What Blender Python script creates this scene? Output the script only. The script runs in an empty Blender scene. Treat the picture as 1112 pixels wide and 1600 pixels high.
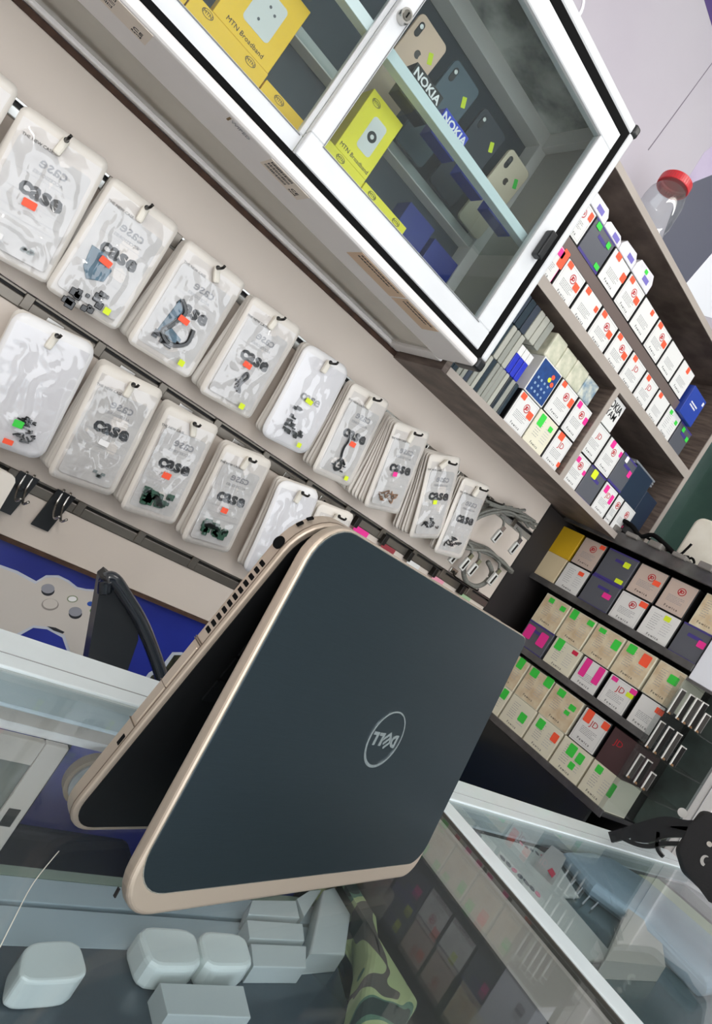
import bpy, bmesh, math, random
from mathutils import Vector, Matrix, noise
random.seed(7)
SC = bpy.context.scene
COL = SC.collection
# ------------------------------------------------------------------ camera
F, CX, CY = 985.0, 556.0, 741.0
R0 = Vector((0.6594496, -0.50783628, 0.55428201))   # image right
R1 = Vector((0.47150958, -0.29484496, -0.83111081)) # image down
R2 = Vector((0.58549547, 0.80942496, 0.04501428))   # view direction
cam = bpy.data.objects.new('camera', bpy.data.cameras.new('camera'))
COL.objects.link(cam)
m = Matrix((R0, -R1, -R2)).transposed().to_4x4()
cam.matrix_world = m
cam.data.sensor_fit = 'VERTICAL'
cam.data.sensor_height = 36
cam.data.lens = F / 1600 * 36
cam.data.shift_y = -(800 - CY) / 1600
cam.data.clip_start = 0.01
SC.camera = cam
# ------------------------------------------------------------------ world, exposure, lights
SC.view_settings.view_transform = 'Standard'
SC.view_settings.look = 'None'
SC.view_settings.gamma = 1
SC.view_settings.use_curve_mapping = False
SC.view_settings.exposure = 0.0
W = bpy.data.worlds.new('world'); SC.world = W
W.use_nodes = True
W.node_tree.nodes['Background'].inputs[0].default_value = (0.93, 0.965, 1.0, 1)
W.node_tree.nodes['Background'].inputs[1].default_value = 3.3
def area(name, loc, sx, sy, power, color, rot=(0, 0, 0)):
    l = bpy.data.lights.new(name, 'AREA'); l.shape = 'RECTANGLE'; l.size = sx; l.size_y = sy
    l.energy = power; l.color = color
    o = bpy.data.objects.new(name, l); o.location = loc; o.rotation_euler = rot
    COL.objects.link(o); return o
TUBES = [(-0.75, -1.45, 1.60, 0), (1.15, 0.22, 1.60, 1)]   # last value: 1 = runs along the long wall
for t in TUBES:
    area('tube_lamp', (t[0], t[1], t[2] - 0.045), *((0.07, 1.15), (1.15, 0.07))[t[3]], (26, 6)[t[3]], (1.0, 0.97, 0.92))

# ------------------------------------------------------------------ helpers
def ray(x, y): return R0 * ((x - CX) / F) + R1 * ((y - CY) / F) + R2
def Pz(x, y, z): r = ray(x, y); return r * (z / r.z)
def Py(x, y, v): r = ray(x, y); return r * (v / r.y)
def Px(x, y, v): r = ray(x, y); return r * (v / r.x)
def srgb(c):
    return tuple((v / 255 / 12.92 if v / 255 <= 0.04045 else ((v / 255 + 0.055) / 1.055) ** 2.4) for v in c) + (1,)
MATS = {}
def mat(name, c, rough=0.5, metal=0.0, coat=0.0, var=0.0, vscale=8.0, bump=0.0, bscale=60.0, spec=0.5, stretch=None, c2=None):
    if name in MATS: return MATS[name]
    m = bpy.data.materials.new(name); m.use_nodes = True
    nt = m.node_tree; b = nt.nodes['Principled BSDF']
    col = srgb(c)
    b.inputs['Base Color'].default_value = col
    b.inputs['Roughness'].default_value = rough
    b.inputs['Metallic'].default_value = metal
    b.inputs['Coat Weight'].default_value = coat
    b.inputs['Coat Roughness'].default_value = 0.1
    b.inputs['Specular IOR Level'].default_value = spec
    tc = None
    if var > 0 or bump > 0 or c2:
        tc = nt.nodes.new('ShaderNodeTexCoord')
        mp = nt.nodes.new('ShaderNodeMapping')
        nt.links.new(tc.outputs['Object'], mp.inputs['Vector'])
        if stretch: mp.inputs['Scale'].default_value = stretch
    if var > 0 or c2:
        n = nt.nodes.new('ShaderNodeTexNoise'); n.inputs['Scale'].default_value = vscale
        n.inputs['Detail'].default_value = 5
        nt.links.new(mp.outputs[0], n.inputs['Vector'])
        r = nt.nodes.new('ShaderNodeValToRGB')
        r.color_ramp.elements[0].position = 0.35; r.color_ramp.elements[1].position = 0.65
        r.color_ramp.elements[0].color = srgb(c2) if c2 else tuple(v * (1 - var) for v in col[:3]) + (1,)
        r.color_ramp.elements[1].color = col if c2 else tuple(min(1, v * (1 + var)) for v in col[:3]) + (1,)
        nt.links.new(n.outputs['Fac'], r.inputs[0]); nt.links.new(r.outputs[0], b.inputs['Base Color'])
    if bump > 0:
        n2 = nt.nodes.new('ShaderNodeTexNoise'); n2.inputs['Scale'].default_value = bscale
        nt.links.new(mp.outputs[0], n2.inputs['Vector'])
        bp = nt.nodes.new('ShaderNodeBump'); bp.inputs['Strength'].default_value = bump
        bp.inputs['Distance'].default_value = 0.002
        nt.links.new(n2.outputs['Fac'], bp.inputs['Height']); nt.links.new(bp.outputs[0], b.inputs['Normal'])
    MATS[name] = m; return m
def glassmat(name, tint, base=0.05, rough=0.02, ior=1.45, haze=0.0, hazecol=(200, 205, 200), fs=0.6):
    m = bpy.data.materials.new(name); m.use_nodes = True; nt = m.node_tree
    for n in list(nt.nodes):
        if n.type != 'OUTPUT_MATERIAL': nt.nodes.remove(n)
    out = [n for n in nt.nodes if n.type == 'OUTPUT_MATERIAL'][0]
    t = nt.nodes.new('ShaderNodeBsdfTransparent'); t.inputs[0].default_value = srgb(tint)
    g = nt.nodes.new('ShaderNodeBsdfGlossy'); g.inputs['Roughness'].default_value = rough
    lw = nt.nodes.new('ShaderNodeLayerWeight'); lw.inputs['Blend'].default_value = 0.5
    pw = nt.nodes.new('ShaderNodeMath'); pw.operation = 'POWER'; pw.inputs[1].default_value = 5
    nt.links.new(lw.outputs['Facing'], pw.inputs[0])
    fr = nt.nodes.new('ShaderNodeMath'); fr.operation = 'MULTIPLY_ADD'; fr.inputs[1].default_value = 0.96; fr.inputs[2].default_value = 0.04 if ior < 1.48 else 0.055
    nt.links.new(pw.outputs[0], fr.inputs[0])
    ad = nt.nodes.new('ShaderNodeMath'); ad.operation = 'MULTIPLY_ADD'; ad.inputs[1].default_value = fs; ad.inputs[2].default_value = base; ad.use_clamp = True
    nt.links.new(fr.outputs[0], ad.inputs[0])
    mx = nt.nodes.new('ShaderNodeMixShader')
    nt.links.new(ad.outputs[0], mx.inputs[0]); nt.links.new(t.outputs[0], mx.inputs[1]); nt.links.new(g.outputs[0], mx.inputs[2])
    last = mx
    if haze > 0:
        d = nt.nodes.new('ShaderNodeBsdfDiffuse'); d.inputs[0].default_value = srgb(hazecol)
        m2 = nt.nodes.new('ShaderNodeMixShader'); m2.inputs[0].default_value = haze
        nt.links.new(mx.outputs[0], m2.inputs[1]); nt.links.new(d.outputs[0], m2.inputs[2]); last = m2
    nt.links.new(last.outputs[0], out.inputs[0])
    MATS[name] = m; return m
def emis(name, c, s):
    m = bpy.data.materials.new(name); m.use_nodes = True; b = m.node_tree.nodes['Principled BSDF']
    b.inputs['Emission Color'].default_value = srgb(c); b.inputs['Emission Strength'].default_value = s; return m

MW = {}   # world matrices of roots
def link(name, bm, mt, parent=None, world=True, mtx=None, smooth=False):
    """bm -> one mesh object. world=True: verts are world coords; mtx: local frame."""
    me = bm if isinstance(bm, bpy.types.Mesh) else None
    if me is None:
        if world and parent is not None:
            bm.transform(MW[parent.name].inverted())
        if world: bmesh.ops.recalc_face_normals(bm, faces=bm.faces)
        me = bpy.data.meshes.new(name); bm.to_mesh(me); bm.free()
        if smooth:
            for p in me.polygons: p.use_smooth = True
    if mt is not None:
        if len(me.materials) == 0: me.materials.append(mt)
    o = bpy.data.objects.new(name, me); COL.objects.link(o)
    loc = mtx if mtx is not None else Matrix()
    if parent is not None:
        o.parent = parent; o.matrix_local = loc
        MW[o.name] = MW[parent.name] @ loc
    else:
        o.matrix_world = loc; MW[o.name] = loc.copy()
    return o
def tag(o, label=None, cat=None, group=None, kind=None):
    if label: o['label'] = label
    if cat: o['category'] = cat
    if group: o['group'] = group
    if kind: o['kind'] = kind
    return o
def thing(name, label, cat, mtx, group=None):
    o = bpy.data.objects.new(name, None); o.empty_display_size = 0.02
    COL.objects.link(o)
    if not isinstance(mtx, Matrix): mtx = Matrix.Translation(Vector(mtx))
    o.matrix_world = mtx; MW[o.name] = mtx.copy()
    return tag(o, label, cat, group)
def struct(name, bm, mt, parent=None):
    o = link(name, bm, mt, parent); o['kind'] = 'structure'; return o
def B(): return bmesh.new()
def box(bm, x0, y0, z0, x1, y1, z1, bev=0.0, seg=2):
    r = bmesh.ops.create_cube(bm, size=1)
    vs = r['verts']
    bmesh.ops.scale(bm, vec=(abs(x1 - x0), abs(y1 - y0), abs(z1 - z0)), verts=vs)
    bmesh.ops.translate(bm, vec=((x0 + x1) / 2, (y0 + y1) / 2, (z0 + z1) / 2), verts=vs)
    if bev > 0:
        es = list({e for v in vs for e in v.link_edges})
        bmesh.ops.bevel(bm, geom=es, offset=bev, segments=seg, affect='EDGES', profile=0.5)
    return bm
def bx(*a, **k): return box(B(), *a, **k)
def rrpts(w, h, r, n=6):
    """rounded rectangle centred at 0, r = radius or 4 radii (BL,BR,TR,TL)"""
    if not isinstance(r, (tuple, list)): r = (r,) * 4
    out = []
    cs = [(-w / 2, -h / 2, 180), (w / 2, -h / 2, 270), (w / 2, h / 2, 0), (-w / 2, h / 2, 90)]
    for (cx, cy, a0), rr in zip(cs, r):
        sx = 1 if cx < 0 else -1; sy = 1 if cy < 0 else -1
        for i in range(n + 1):
            a = math.radians(a0 + 90 * i / n)
            out.append((cx + sx * rr + rr * math.cos(a), cy + sy * rr + rr * math.sin(a)))
    return out
def prism(bm, pts, z0, z1, ins=0.0, steps=1):
    """loft closed polygon (xy) from z0 to z1; edges rounded by inset 'ins'"""
    c = Vector((sum(p[0] for p in pts) / len(pts), sum(p[1] for p in pts) / len(pts)))
    def offs(d):
        n = len(pts); res = []
        for i in range(n):
            a = Vector(pts[i - 1]); b = Vector(pts[i]); e = Vector(pts[(i + 1) % n])
            t = (e - a)
            if t.length < 1e-9: t = Vector((1, 0))
            t.normalize(); nn = Vector((-t.y, t.x))
            res.append(b + nn * d)
        return res
    area_ = sum(pts[i - 1][0] * pts[i][1] - pts[i][0] * pts[i - 1][1] for i in range(len(pts)))
    sg = 1 if area_ > 0 else -1
    lv = []
    if ins > 0:
        for i in range(steps + 1):
            a = math.pi / 2 * i / steps
            lv.append((z0 + ins * (1 - math.sin(a)) * (1 if z1 > z0 else -1), ins * (1 - math.cos(math.pi / 2 - a)) if False else ins * (1 - math.sin(a)) if False else ins * (1 - math.cos(math.pi / 2 * (1 - i / steps)))) )
        lv = []
        for i in range(steps + 1):
            a = math.pi / 2 * i / steps
            lv.append((z0 + (ins * (1 - math.cos(a))) * (1 if z1 > z0 else -1), ins * (1 - math.sin(a))))
        for i in range(steps, -1, -1):
            a = math.pi / 2 * i / steps
            lv.append((z1 - (ins * (1 - math.cos(a))) * (1 if z1 > z0 else -1), ins * (1 - math.sin(a))))
    else:
        lv = [(z0, 0), (z1, 0)]
    rings = []
    for z, d in lv:
        q = offs(sg * d) if d else [Vector(p) for p in pts]
        rings.append([bm.verts.new((p[0], p[1], z)) for p in q])
    n = len(pts)
    for a, b in zip(rings, rings[1:]):
        for i in range(n):
            bm.faces.new((a[i], a[(i + 1) % n], b[(i + 1) % n], b[i]))
    bm.faces.new(rings[0][::-1]); bm.faces.new(rings[-1])
    return bm
def tube(bm, pts, r, n=8, closed=False):
    pts = [Vector(p) for p in pts]; rings = []
    up = Vector((0, 0, 1))
    for i, p in enumerate(pts):
        a = pts[i - 1] if i > 0 else p; b = pts[i + 1] if i < len(pts) - 1 else p
        t = (b - a).normalized()
        u = t.cross(up)
        if u.length < 1e-3: u = t.cross(Vector((1, 0, 0)))
        u.normalize(); v = t.cross(u)
        rr = r[i] if isinstance(r, (list, tuple)) else r
        rings.append([bm.verts.new(p + (u * math.cos(2 * math.pi * k / n) + v * math.sin(2 * math.pi * k / n)) * rr) for k in range(n)])
    for a, b in zip(rings, rings[1:]):
        for k in range(n): bm.faces.new((a[k], a[(k + 1) % n], b[(k + 1) % n], b[k]))
    bm.faces.new(rings[0][::-1]); bm.faces.new(rings[-1])
    return bm
def smoothpts(pts, k=4):
    pts = [Vector(p) for p in pts]; out = []
    P = [pts[0]] + pts + [pts[-1]]
    for i in range(1, len(P) - 2):
        for j in range(k):
            t = j / k; a, b, c, d = P[i - 1], P[i], P[i + 1], P[i + 2]
            out.append(0.5 * ((2 * b) + (c - a) * t + (2 * a - 5 * b + 4 * c - d) * t * t + (3 * b - a - 3 * c + d) * t ** 3))
    out.append(pts[-1]); return out
def flat(pts, z0, z1):
    """polygon slab with vertices given as Vectors on a horizontal plane"""
    return prism(B(), [(p[0], p[1]) for p in pts], z0, z1)
def slabw(pts, thick, nrm):
    """slab: world polygon pts extruded by thick along nrm"""
    bm = B(); nrm = Vector(nrm) * thick
    a = [bm.verts.new(p) for p in pts]; b = [bm.verts.new(Vector(p) + nrm) for p in pts]
    n = len(pts)
    bm.faces.new(a); bm.faces.new(b[::-1])
    for i in range(n): bm.faces.new((a[i], a[(i + 1) % n], b[(i + 1) % n], b[i]))
    return bm
TXT = {}
def text(s, size, mt, align='CENTER', bold=0.0, ext=0.0002, sx=1.0, space=1.0):
    key = (s, size, mt.name, align, bold, sx, space)
    if key in TXT: return TXT[key]
    cu = bpy.data.curves.new('t', 'FONT'); cu.body = s; cu.size = size; cu.align_x = align; cu.align_y = 'CENTER'
    cu.extrude = ext; cu.offset = bold; cu.resolution_u = 2; cu.space_character = space
    o = bpy.data.objects.new('t', cu); COL.objects.link(o)
    bpy.context.view_layer.update()
    dg = bpy.context.evaluated_depsgraph_get()
    me = bpy.data.meshes.new_from_object(o.evaluated_get(dg))
    bpy.data.objects.remove(o)
    if sx != 1.0: me.transform(Matrix.Diagonal((sx, 1, 1, 1)))
    if sx < 0: me.flip_normals()
    me.materials.clear(); me.materials.append(mt)
    TXT[key] = me; return me
def T(x, y, z=0.0, rot=0.0): return Matrix.Translation((x, y, z)) @ Matrix.Rotation(math.radians(rot), 4, 'Z')
def FA(x, y, z, rot=0.0):
    """frame on the long wall: local x = +x, local y = up, local z = out of the wall"""
    return Matrix(((1, 0, 0, x), (0, 0, -1, y), (0, 1, 0, z), (0, 0, 0, 1))) @ Matrix.Rotation(math.radians(rot), 4, 'Z')
def FB(x, y, z, rot=0.0):
    """frame on the end wall: local x = -y, local y = up, local z = -x"""
    return Matrix(((0, 0, -1, x), (-1, 0, 0, y), (0, 1, 0, z), (0, 0, 0, 1))) @ Matrix.Rotation(math.radians(rot), 4, 'Z')
MESH = {}
def cached(key, fn):
    if key not in MESH:
        bm = fn(); bmesh.ops.recalc_face_normals(bm, faces=bm.faces)
        me = bpy.data.meshes.new(str(key)[:40]); bm.to_mesh(me); bm.free(); MESH[key] = me
    return MESH[key]
def sub(name, key, fn, mt, parent, mtx, smooth=False):
    """cached shared mesh, one per key+material"""
    me = cached((key, mt.name), fn)
    if not me.materials:
        me.materials.append(mt)
        if smooth:
            for p in me.polygons: p.use_smooth = True
    return link(name, me, None, parent, world=False, mtx=mtx)

# ------------------------------------------------------------------ materials
M_slat = mat('slat beige laminate', (214, 202, 191), 0.5, var=0.04, vscale=3)
M_slatb = mat('brown board edge', (70, 48, 36), 0.8, var=0.3, vscale=40)
M_rail = mat('aluminium rail', (196, 198, 196), 0.3, 0.8, var=0.05)
M_groove = mat('dark groove', (24, 22, 22), 0.6)
M_wht = mat('white painted aluminium', (218, 220, 223), 0.32, 0.0, coat=0.3, var=0.02, vscale=20)
M_whtw = mat('white powder coat', (232, 228, 226), 0.4, var=0.02)
M_blk = mat('black rubber', (9, 9, 10), 0.85, spec=0.15)
M_blkp = mat('black plastic', (22, 24, 27), 0.35)
M_glass = glassmat('clear glass', (236, 244, 241), 0.02)
M_glassd = glassmat('door glass', (240, 245, 245), 0.01)
M_cglass = glassmat('counter glass', (244, 248, 250), 0.0, haze=0.02, hazecol=(190, 205, 205), fs=0.75)
M_film = glassmat('clear plastic film', (248, 248, 250), 0.03, rough=0.09, ior=1.5, haze=0.02, hazecol=(225, 228, 232), fs=1.0)
M_acr = glassmat('clear acrylic', (236, 238, 238), 0.0, rough=0.0, haze=0.02, hazecol=(170, 170, 165), fs=0.3)
M_pearl = mat('pearl plastic bag', (226, 219, 210), 0.42, coat=0.15, var=0.03, vscale=12)
M_pearlw = mat('white plastic bag', (236, 234, 234), 0.36, coat=0.3, var=0.02, vscale=12)
M_win = mat('grey bag window', (206, 203, 198), 0.3, coat=0.3, var=0.08, vscale=30)
M_ink = mat('black print', (26, 27, 30), 0.5)
M_grey = mat('grey print', (150, 150, 152), 0.5)
M_lgrey = mat('faint print', (176, 176, 178), 0.5)
M_or = mat('orange sticker', (255, 92, 58), 0.6)
M_ye = mat('yellow sticker', (222, 240, 40), 0.6)
M_pk = mat('pink sticker', (238, 48, 150), 0.6)
M_gn = mat('green sticker', (60, 210, 70), 0.6)
M_cr = mat('crimson sticker', (205, 30, 70), 0.6)
M_ws = mat('white sticker', (240, 238, 238), 0.6)
STK = dict(o=M_or, y=M_ye, p=M_pk, g=M_gn, c=M_cr, w=M_ws)
M_wood = mat('grey brown wood grain', (116, 102, 94), 0.55, vscale=6, stretch=(3, 3, 26), c2=(84, 72, 66), bump=0.1)
M_woode = mat('pale grey board edge', (168, 158, 150), 0.5, var=0.05)
M_card = mat('white card', (226, 225, 223), 0.5)
M_cream = mat('cream card', (226, 221, 200), 0.5, var=0.03)
M_cardsh = mat('beige card', (200, 180, 168), 0.5)  # white card with the shade on the rack put into its colour
M_box = mat('black card', (14, 14, 16), 0.45)
M_red = mat('red print', (186, 28, 40), 0.5)
M_dgrey = mat('dark grey plastic', (88, 90, 98), 0.35)
M_purp = mat('purple tape', (66, 54, 130), 0.45)
M_yel = mat('yellow carton', (255, 204, 30), 0.45)
M_yelb = mat('lemon yellow carton', (246, 232, 40), 0.45)
M_hook = mat('dark steel', (52, 50, 48), 0.35, 0.8)
M_steel = mat('bright steel', (190, 188, 184), 0.22, 1.0)
M_tab = mat('cream hang tab', (232, 226, 214), 0.5)
M_tan = mat('champagne laptop metal', (196, 180, 164), 0.36, 0.55, coat=0.1)
M_tand = mat('champagne seam', (112, 98, 86), 0.5, 0.3)

# ------------------------------------------------------------------ room shell
YW = 1.125
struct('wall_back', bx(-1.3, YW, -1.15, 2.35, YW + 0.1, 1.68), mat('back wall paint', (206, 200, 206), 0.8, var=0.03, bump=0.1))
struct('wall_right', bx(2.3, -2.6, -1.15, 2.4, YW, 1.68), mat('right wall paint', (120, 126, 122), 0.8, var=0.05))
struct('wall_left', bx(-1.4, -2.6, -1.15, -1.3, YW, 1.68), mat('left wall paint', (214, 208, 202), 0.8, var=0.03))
struct('floor', bx(-1.4, -2.6, -1.25, 2.4, YW + 0.1, -1.15), mat('floor tile', (216, 208, 198), 0.35, var=0.08, vscale=4))
struct('ceiling', bx(-1.4, -2.6, 1.68, 2.4, YW + 0.1, 1.76), mat('ceiling paint', (232, 232, 230), 0.85))
for i, t in enumerate(TUBES):
    r = thing('tube_light', ['white ceiling tube light on the left side of the shop', 'white ceiling tube light above the glass counter'][i], 'lamp', (t[0], t[1], 1.68))
    ux, uy = ((0, 1), (1, 0))[t[3]]
    link('housing', bx(t[0] - 0.03 - 0.59 * ux, t[1] - 0.03 - 0.59 * uy, 1.64, t[0] + 0.03 + 0.59 * ux, t[1] + 0.03 + 0.59 * uy, 1.68, bev=0.005), M_whtw, r)
    tb = B(); tube(tb, [(t[0] - 0.58 * ux, t[1] - 0.58 * uy, 1.615), (t[0] + 0.58 * ux, t[1] + 0.58 * uy, 1.615)], 0.013, 12)
    link('tube', tb, emis('tube glow %d' % i, (255, 250, 240), 6), r, smooth=True)
    eb = B()
    for s in (-1, 1):
        cx, cy = t[0] + s * 0.59 * ux, t[1] + s * 0.59 * uy
        box(eb, cx - 0.014, cy - 0.014, 1.60, cx + 0.014, cy + 0.014, 1.642)
    link('tube_holder', eb, M_whtw, r)

# banner print on the wall above the shelves
pb = thing('wall_banner', 'large lilac printed banner on the wall above the wooden shelves', 'banner', (1.2, 1.12, 0.9))
link('sheet', bx(0.45, 1.117, 0.80, 2.25, 1.1205, 1.66), mat('lilac banner print', (194, 190, 196), 0.5, vscale=1.3, c2=(184, 177, 187)), pb)
def bpatch(name, pts, mt, lift, par=None, lab=None):
    q = [Py(x, y, 1.117 - lift) for x, y in pts]
    o = link(name, slabw(q, 0.0004, (0, 1, 0)), mt, par or pb)
    if lab: o['label'] = lab
    return o
bpatch('printed_slate_shape', [(1010, 452), (1030, 385), (1060, 300), (1085, 284), (1140, 262), (1190, 330), (1130, 375), (1068, 447), (1030, 510)], mat('slate print', (92, 94, 108), 0.45), 0.0006, lab='dark slate printed shape')
bpatch('printed_white_shape', [(1068, 447), (1130, 375), (1190, 330), (1190, 520), (1095, 492)], mat('white print', (236, 238, 244), 0.45), 0.0012, lab='white printed area')
bpatch('printed_purple_shadow', [(1060, 302), (1100, 238), (1160, 190), (1200, 180), (1200, 262), (1140, 262), (1085, 284)], mat('purple print', (166, 150, 184), 0.45, vscale=4, c2=(196, 184, 208)), 0.0006)
bpatch('printed_purple_corner', [(1100, 0), (1092, -30), (1200, -40), (1200, 90), (1112, 40)], mat('dark purple print', (80, 60, 120), 0.45), 0.0006)
bpatch('printed_line', [(1012, 234), (1112, 98), (1112.6, 99), (1013, 235)], mat('line print', (120, 112, 124), 0.5), 0.0006)
ringb = B(); c = Py(893, -2, 1.116)
for k in range(28):
    a0, a1 = 2 * math.pi * k / 28, 2 * math.pi * (k + 1) / 28
    vs = [ringb.verts.new((c.x + r_ * math.cos(a), 1.116, c.z + r_ * math.sin(a))) for a, r_ in ((a0, 0.040), (a1, 0.040), (a1, 0.032), (a0, 0.032))]
    ringb.faces.new(vs)
link('printed_ring', ringb, mat('pale ring print', (240, 236, 244), 0.45), pb)

# ------------------------------------------------------------------ slat wall
YA = 1.10
sw = thing('slat_wall', 'beige slatted display wall with metal rails behind the hanging bags', 'wall panel', (0.4, YA, -0.36))
RZ = [0.201, -0.016, -0.262]
slats = [(0.2125, 0.309), (-0.003, 0.1865), (-0.2515, -0.0285), (-0.357, -0.274)]
for z0, z1 in slats:
    link('panel', bx(-0.7, YA, z0, 1.40, YW, z1, bev=0.0015), M_slat, sw)
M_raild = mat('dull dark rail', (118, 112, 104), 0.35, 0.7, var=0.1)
for z in RZ:
    r_ = link('rail', bx(-0.7, YA + 0.008, z - 0.0145, 1.398, YW, z + 0.0115), M_groove, sw)
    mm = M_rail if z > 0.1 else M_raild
    link('rail_lip', bx(-0.7, YA - 0.0035, z - 0.0145, 1.398, YA + 0.009, z + (0.001 if z > 0.1 else 0.004), bev=0.002), mm, r_)
    link('rail_top_lip', bx(-0.7, YA - 0.001, z + 0.0085, 1.398, YA + 0.009, z + 0.0115), mm, r_)
    cb_ = B()
    for k in range(17): box(cb_, -0.62 + 0.12 * k, YA - 0.006, z - 0.012, -0.605 + 0.12 * k, YA - 0.001, z + 0.012, bev=0.001, seg=1)
    c_ = link('rail_clips', cb_, M_raild, r_); c_['kind'] = 'stuff'
link('end_trim', bx(1.398, YA - 0.001, -0.357, 1.404, YW, 0.309), M_groove, sw)
link('top_edge', bx(-0.7, YA - 0.002, 0.309, 1.40, YW, 0.318), M_slatb, sw)
link('bottom_edge', bx(-0.7, YA - 0.003, -0.364, 1.40, YW, -0.357), M_slatb, sw)

# blue poster with controller
bp_ = thing('blue_poster', 'blue wall poster of a white game controller under the slat wall', 'poster', (0.6, 1.12, -0.9))
link('sheet', bx(-0.5, 1.116, -1.0, 1.45, 1.1205, -0.364), mat('blue poster print', (38, 52, 150), 0.4, vscale=5, c2=(30, 40, 126)), bp_)
def ppatch(name, pts, mt, lift, par=None):
    q = [Py(x / 3.27, 880 + y / 3.27, 1.116 - lift) for x, y in pts]
    return link(name, slabw(q, 0.0004, (0, 1, 0)), mt, par or bp_)
M_pc = mat('printed controller grey', (206, 198, 190), 0.45)
ppatch('printed_controller_outline', [(-240, 10), (0, 8), (90, 40), (185, 92), (235, 62), (300, 62), (352, 88), (395, 122), (440, 132), (540, 138), (560, 250), (510, 420), (478, 498), (400, 512), (350, 470), (318, 380), (240, 338), (170, 330), (90, 375), (0, 400), (-240, 420)], mat('pale halo print', (196, 200, 212), 0.45), 0.0005)
pc = ppatch('printed_controller', [(-240, 22), (0, 22), (80, 52), (180, 106), (235, 74), (295, 72), (345, 98), (390, 132), (440, 142), (532, 148), (548, 250), (500, 410), (468, 486), (400, 496), (362, 460), (330, 368), (250, 326), (170, 318), (80, 362), (0, 384), (-240, 400)], M_pc, 0.001)
def pdisk(name, cx, cy, rx, ry, mt, lift):
    return ppatch(name, [(cx + rx * math.cos(2 * math.pi * k / 24), cy + ry * math.sin(2 * math.pi * k / 24)) for k in range(24)], mt, lift, pc)
M_sd = mat('stick shadow print', (40, 40, 46), 0.5); M_sg = mat('stick print', (150, 150, 158), 0.45)
for (cx, cy) in ((245, 136), (385, 254)):
    pdisk('printed_stick_shadow', cx, cy + 5, 34, 26, M_sd, 0.0015); pdisk('printed_stick', cx, cy - 6, 34, 24, M_sg, 0.002)
pdisk('printed_pad', 256, 212, 44, 30, mat('pad rim print', (150, 142, 136), 0.45), 0.0015); pdisk('printed_pad_centre', 257, 208, 38, 25, M_pc, 0.002)
pdisk('printed_guide_button', 370, 183, 28, 18, mat('olive print', (130, 140, 110), 0.45), 0.0015); pdisk('printed_guide_centre', 370, 183, 22, 13, M_ws, 0.002)
pdisk('printed_blue_button', 462, 208, 17, 12, mat('blue button print', (40, 80, 170), 0.45), 0.0015)
pdisk('printed_orange_button', 514, 192, 17, 12, mat('orange button print', (220, 110, 50), 0.45), 0.0015)
pdisk('printed_green_button', 475, 243, 17, 12, mat('green button print', (90, 140, 60), 0.45), 0.0015)
ppatch('printed_slot', [(240, 322), (285, 330), (330, 352), (320, 360), (275, 345)], M_sd, 0.0015, pc)
ppatch('printed_second_outline', [(640, 700), (650, 640), (730, 600), (760, 560), (830, 520), (880, 455), (930, 455), (990, 480), (960, 430), (1010, 380), (1090, 300), (1200, 330), (1200, 750)], mat('white halo print', (190, 196, 206), 0.45), 0.0005)
ppatch('printed_second_controller', [(660, 720), (668, 655), (745, 612), (775, 575), (845, 535), (890, 470), (925, 470), (985, 500), (985, 440), (1030, 395), (1095, 320), (1200, 350), (1200, 750)], mat('camouflage print', (70, 70, 50), 0.5, vscale=60, c2=(22, 24, 22)), 0.001)

# ------------------------------------------------------------------ hooks and bags
HY = 1.035
def hook(x, z, label, grp, empty=False):
    h = thing('wall_hook', label, 'hook', (x, YA, z), grp)
    b = B()
    tube(b, smoothpts([(x, YA + 0.008, z + 0.012), (x, YA - 0.006, z + 0.010), (x, YA - 0.02, z), (x, HY - 0.028, z + 0.001), (x + 0.001, HY - 0.036, z + 0.007)]), 0.0023, 8)
    link('rod', b, M_hook if not empty else M_steel, h, smooth=True)
    link('clip', bx(x - 0.014, YA - 0.006, z + 0.004, x + 0.014, YA + 0.004, z + 0.017, bev=0.001), M_steel, h)
    return h
def tab(h, x, z, rot):
    """white folded hang tab pushed onto the rod in front of the bags"""
    b = B(); box(b, -0.0055, -0.024, -0.005, 0.0055, 0.002, 0.005, bev=0.003, seg=2)
    t_ = link('hang_tab', b, M_tab, h, world=False, mtx=MW[h.name].inverted() @ FA(x, HY - 0.009, z + 0.0, rot), smooth=False)
    b = B(); tube(b, [(0, 0, 0.004), (0, 0, 0.0056)], 0.0036, 12)
    link('tab_hole', b, M_groove, t_, world=False)
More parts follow.
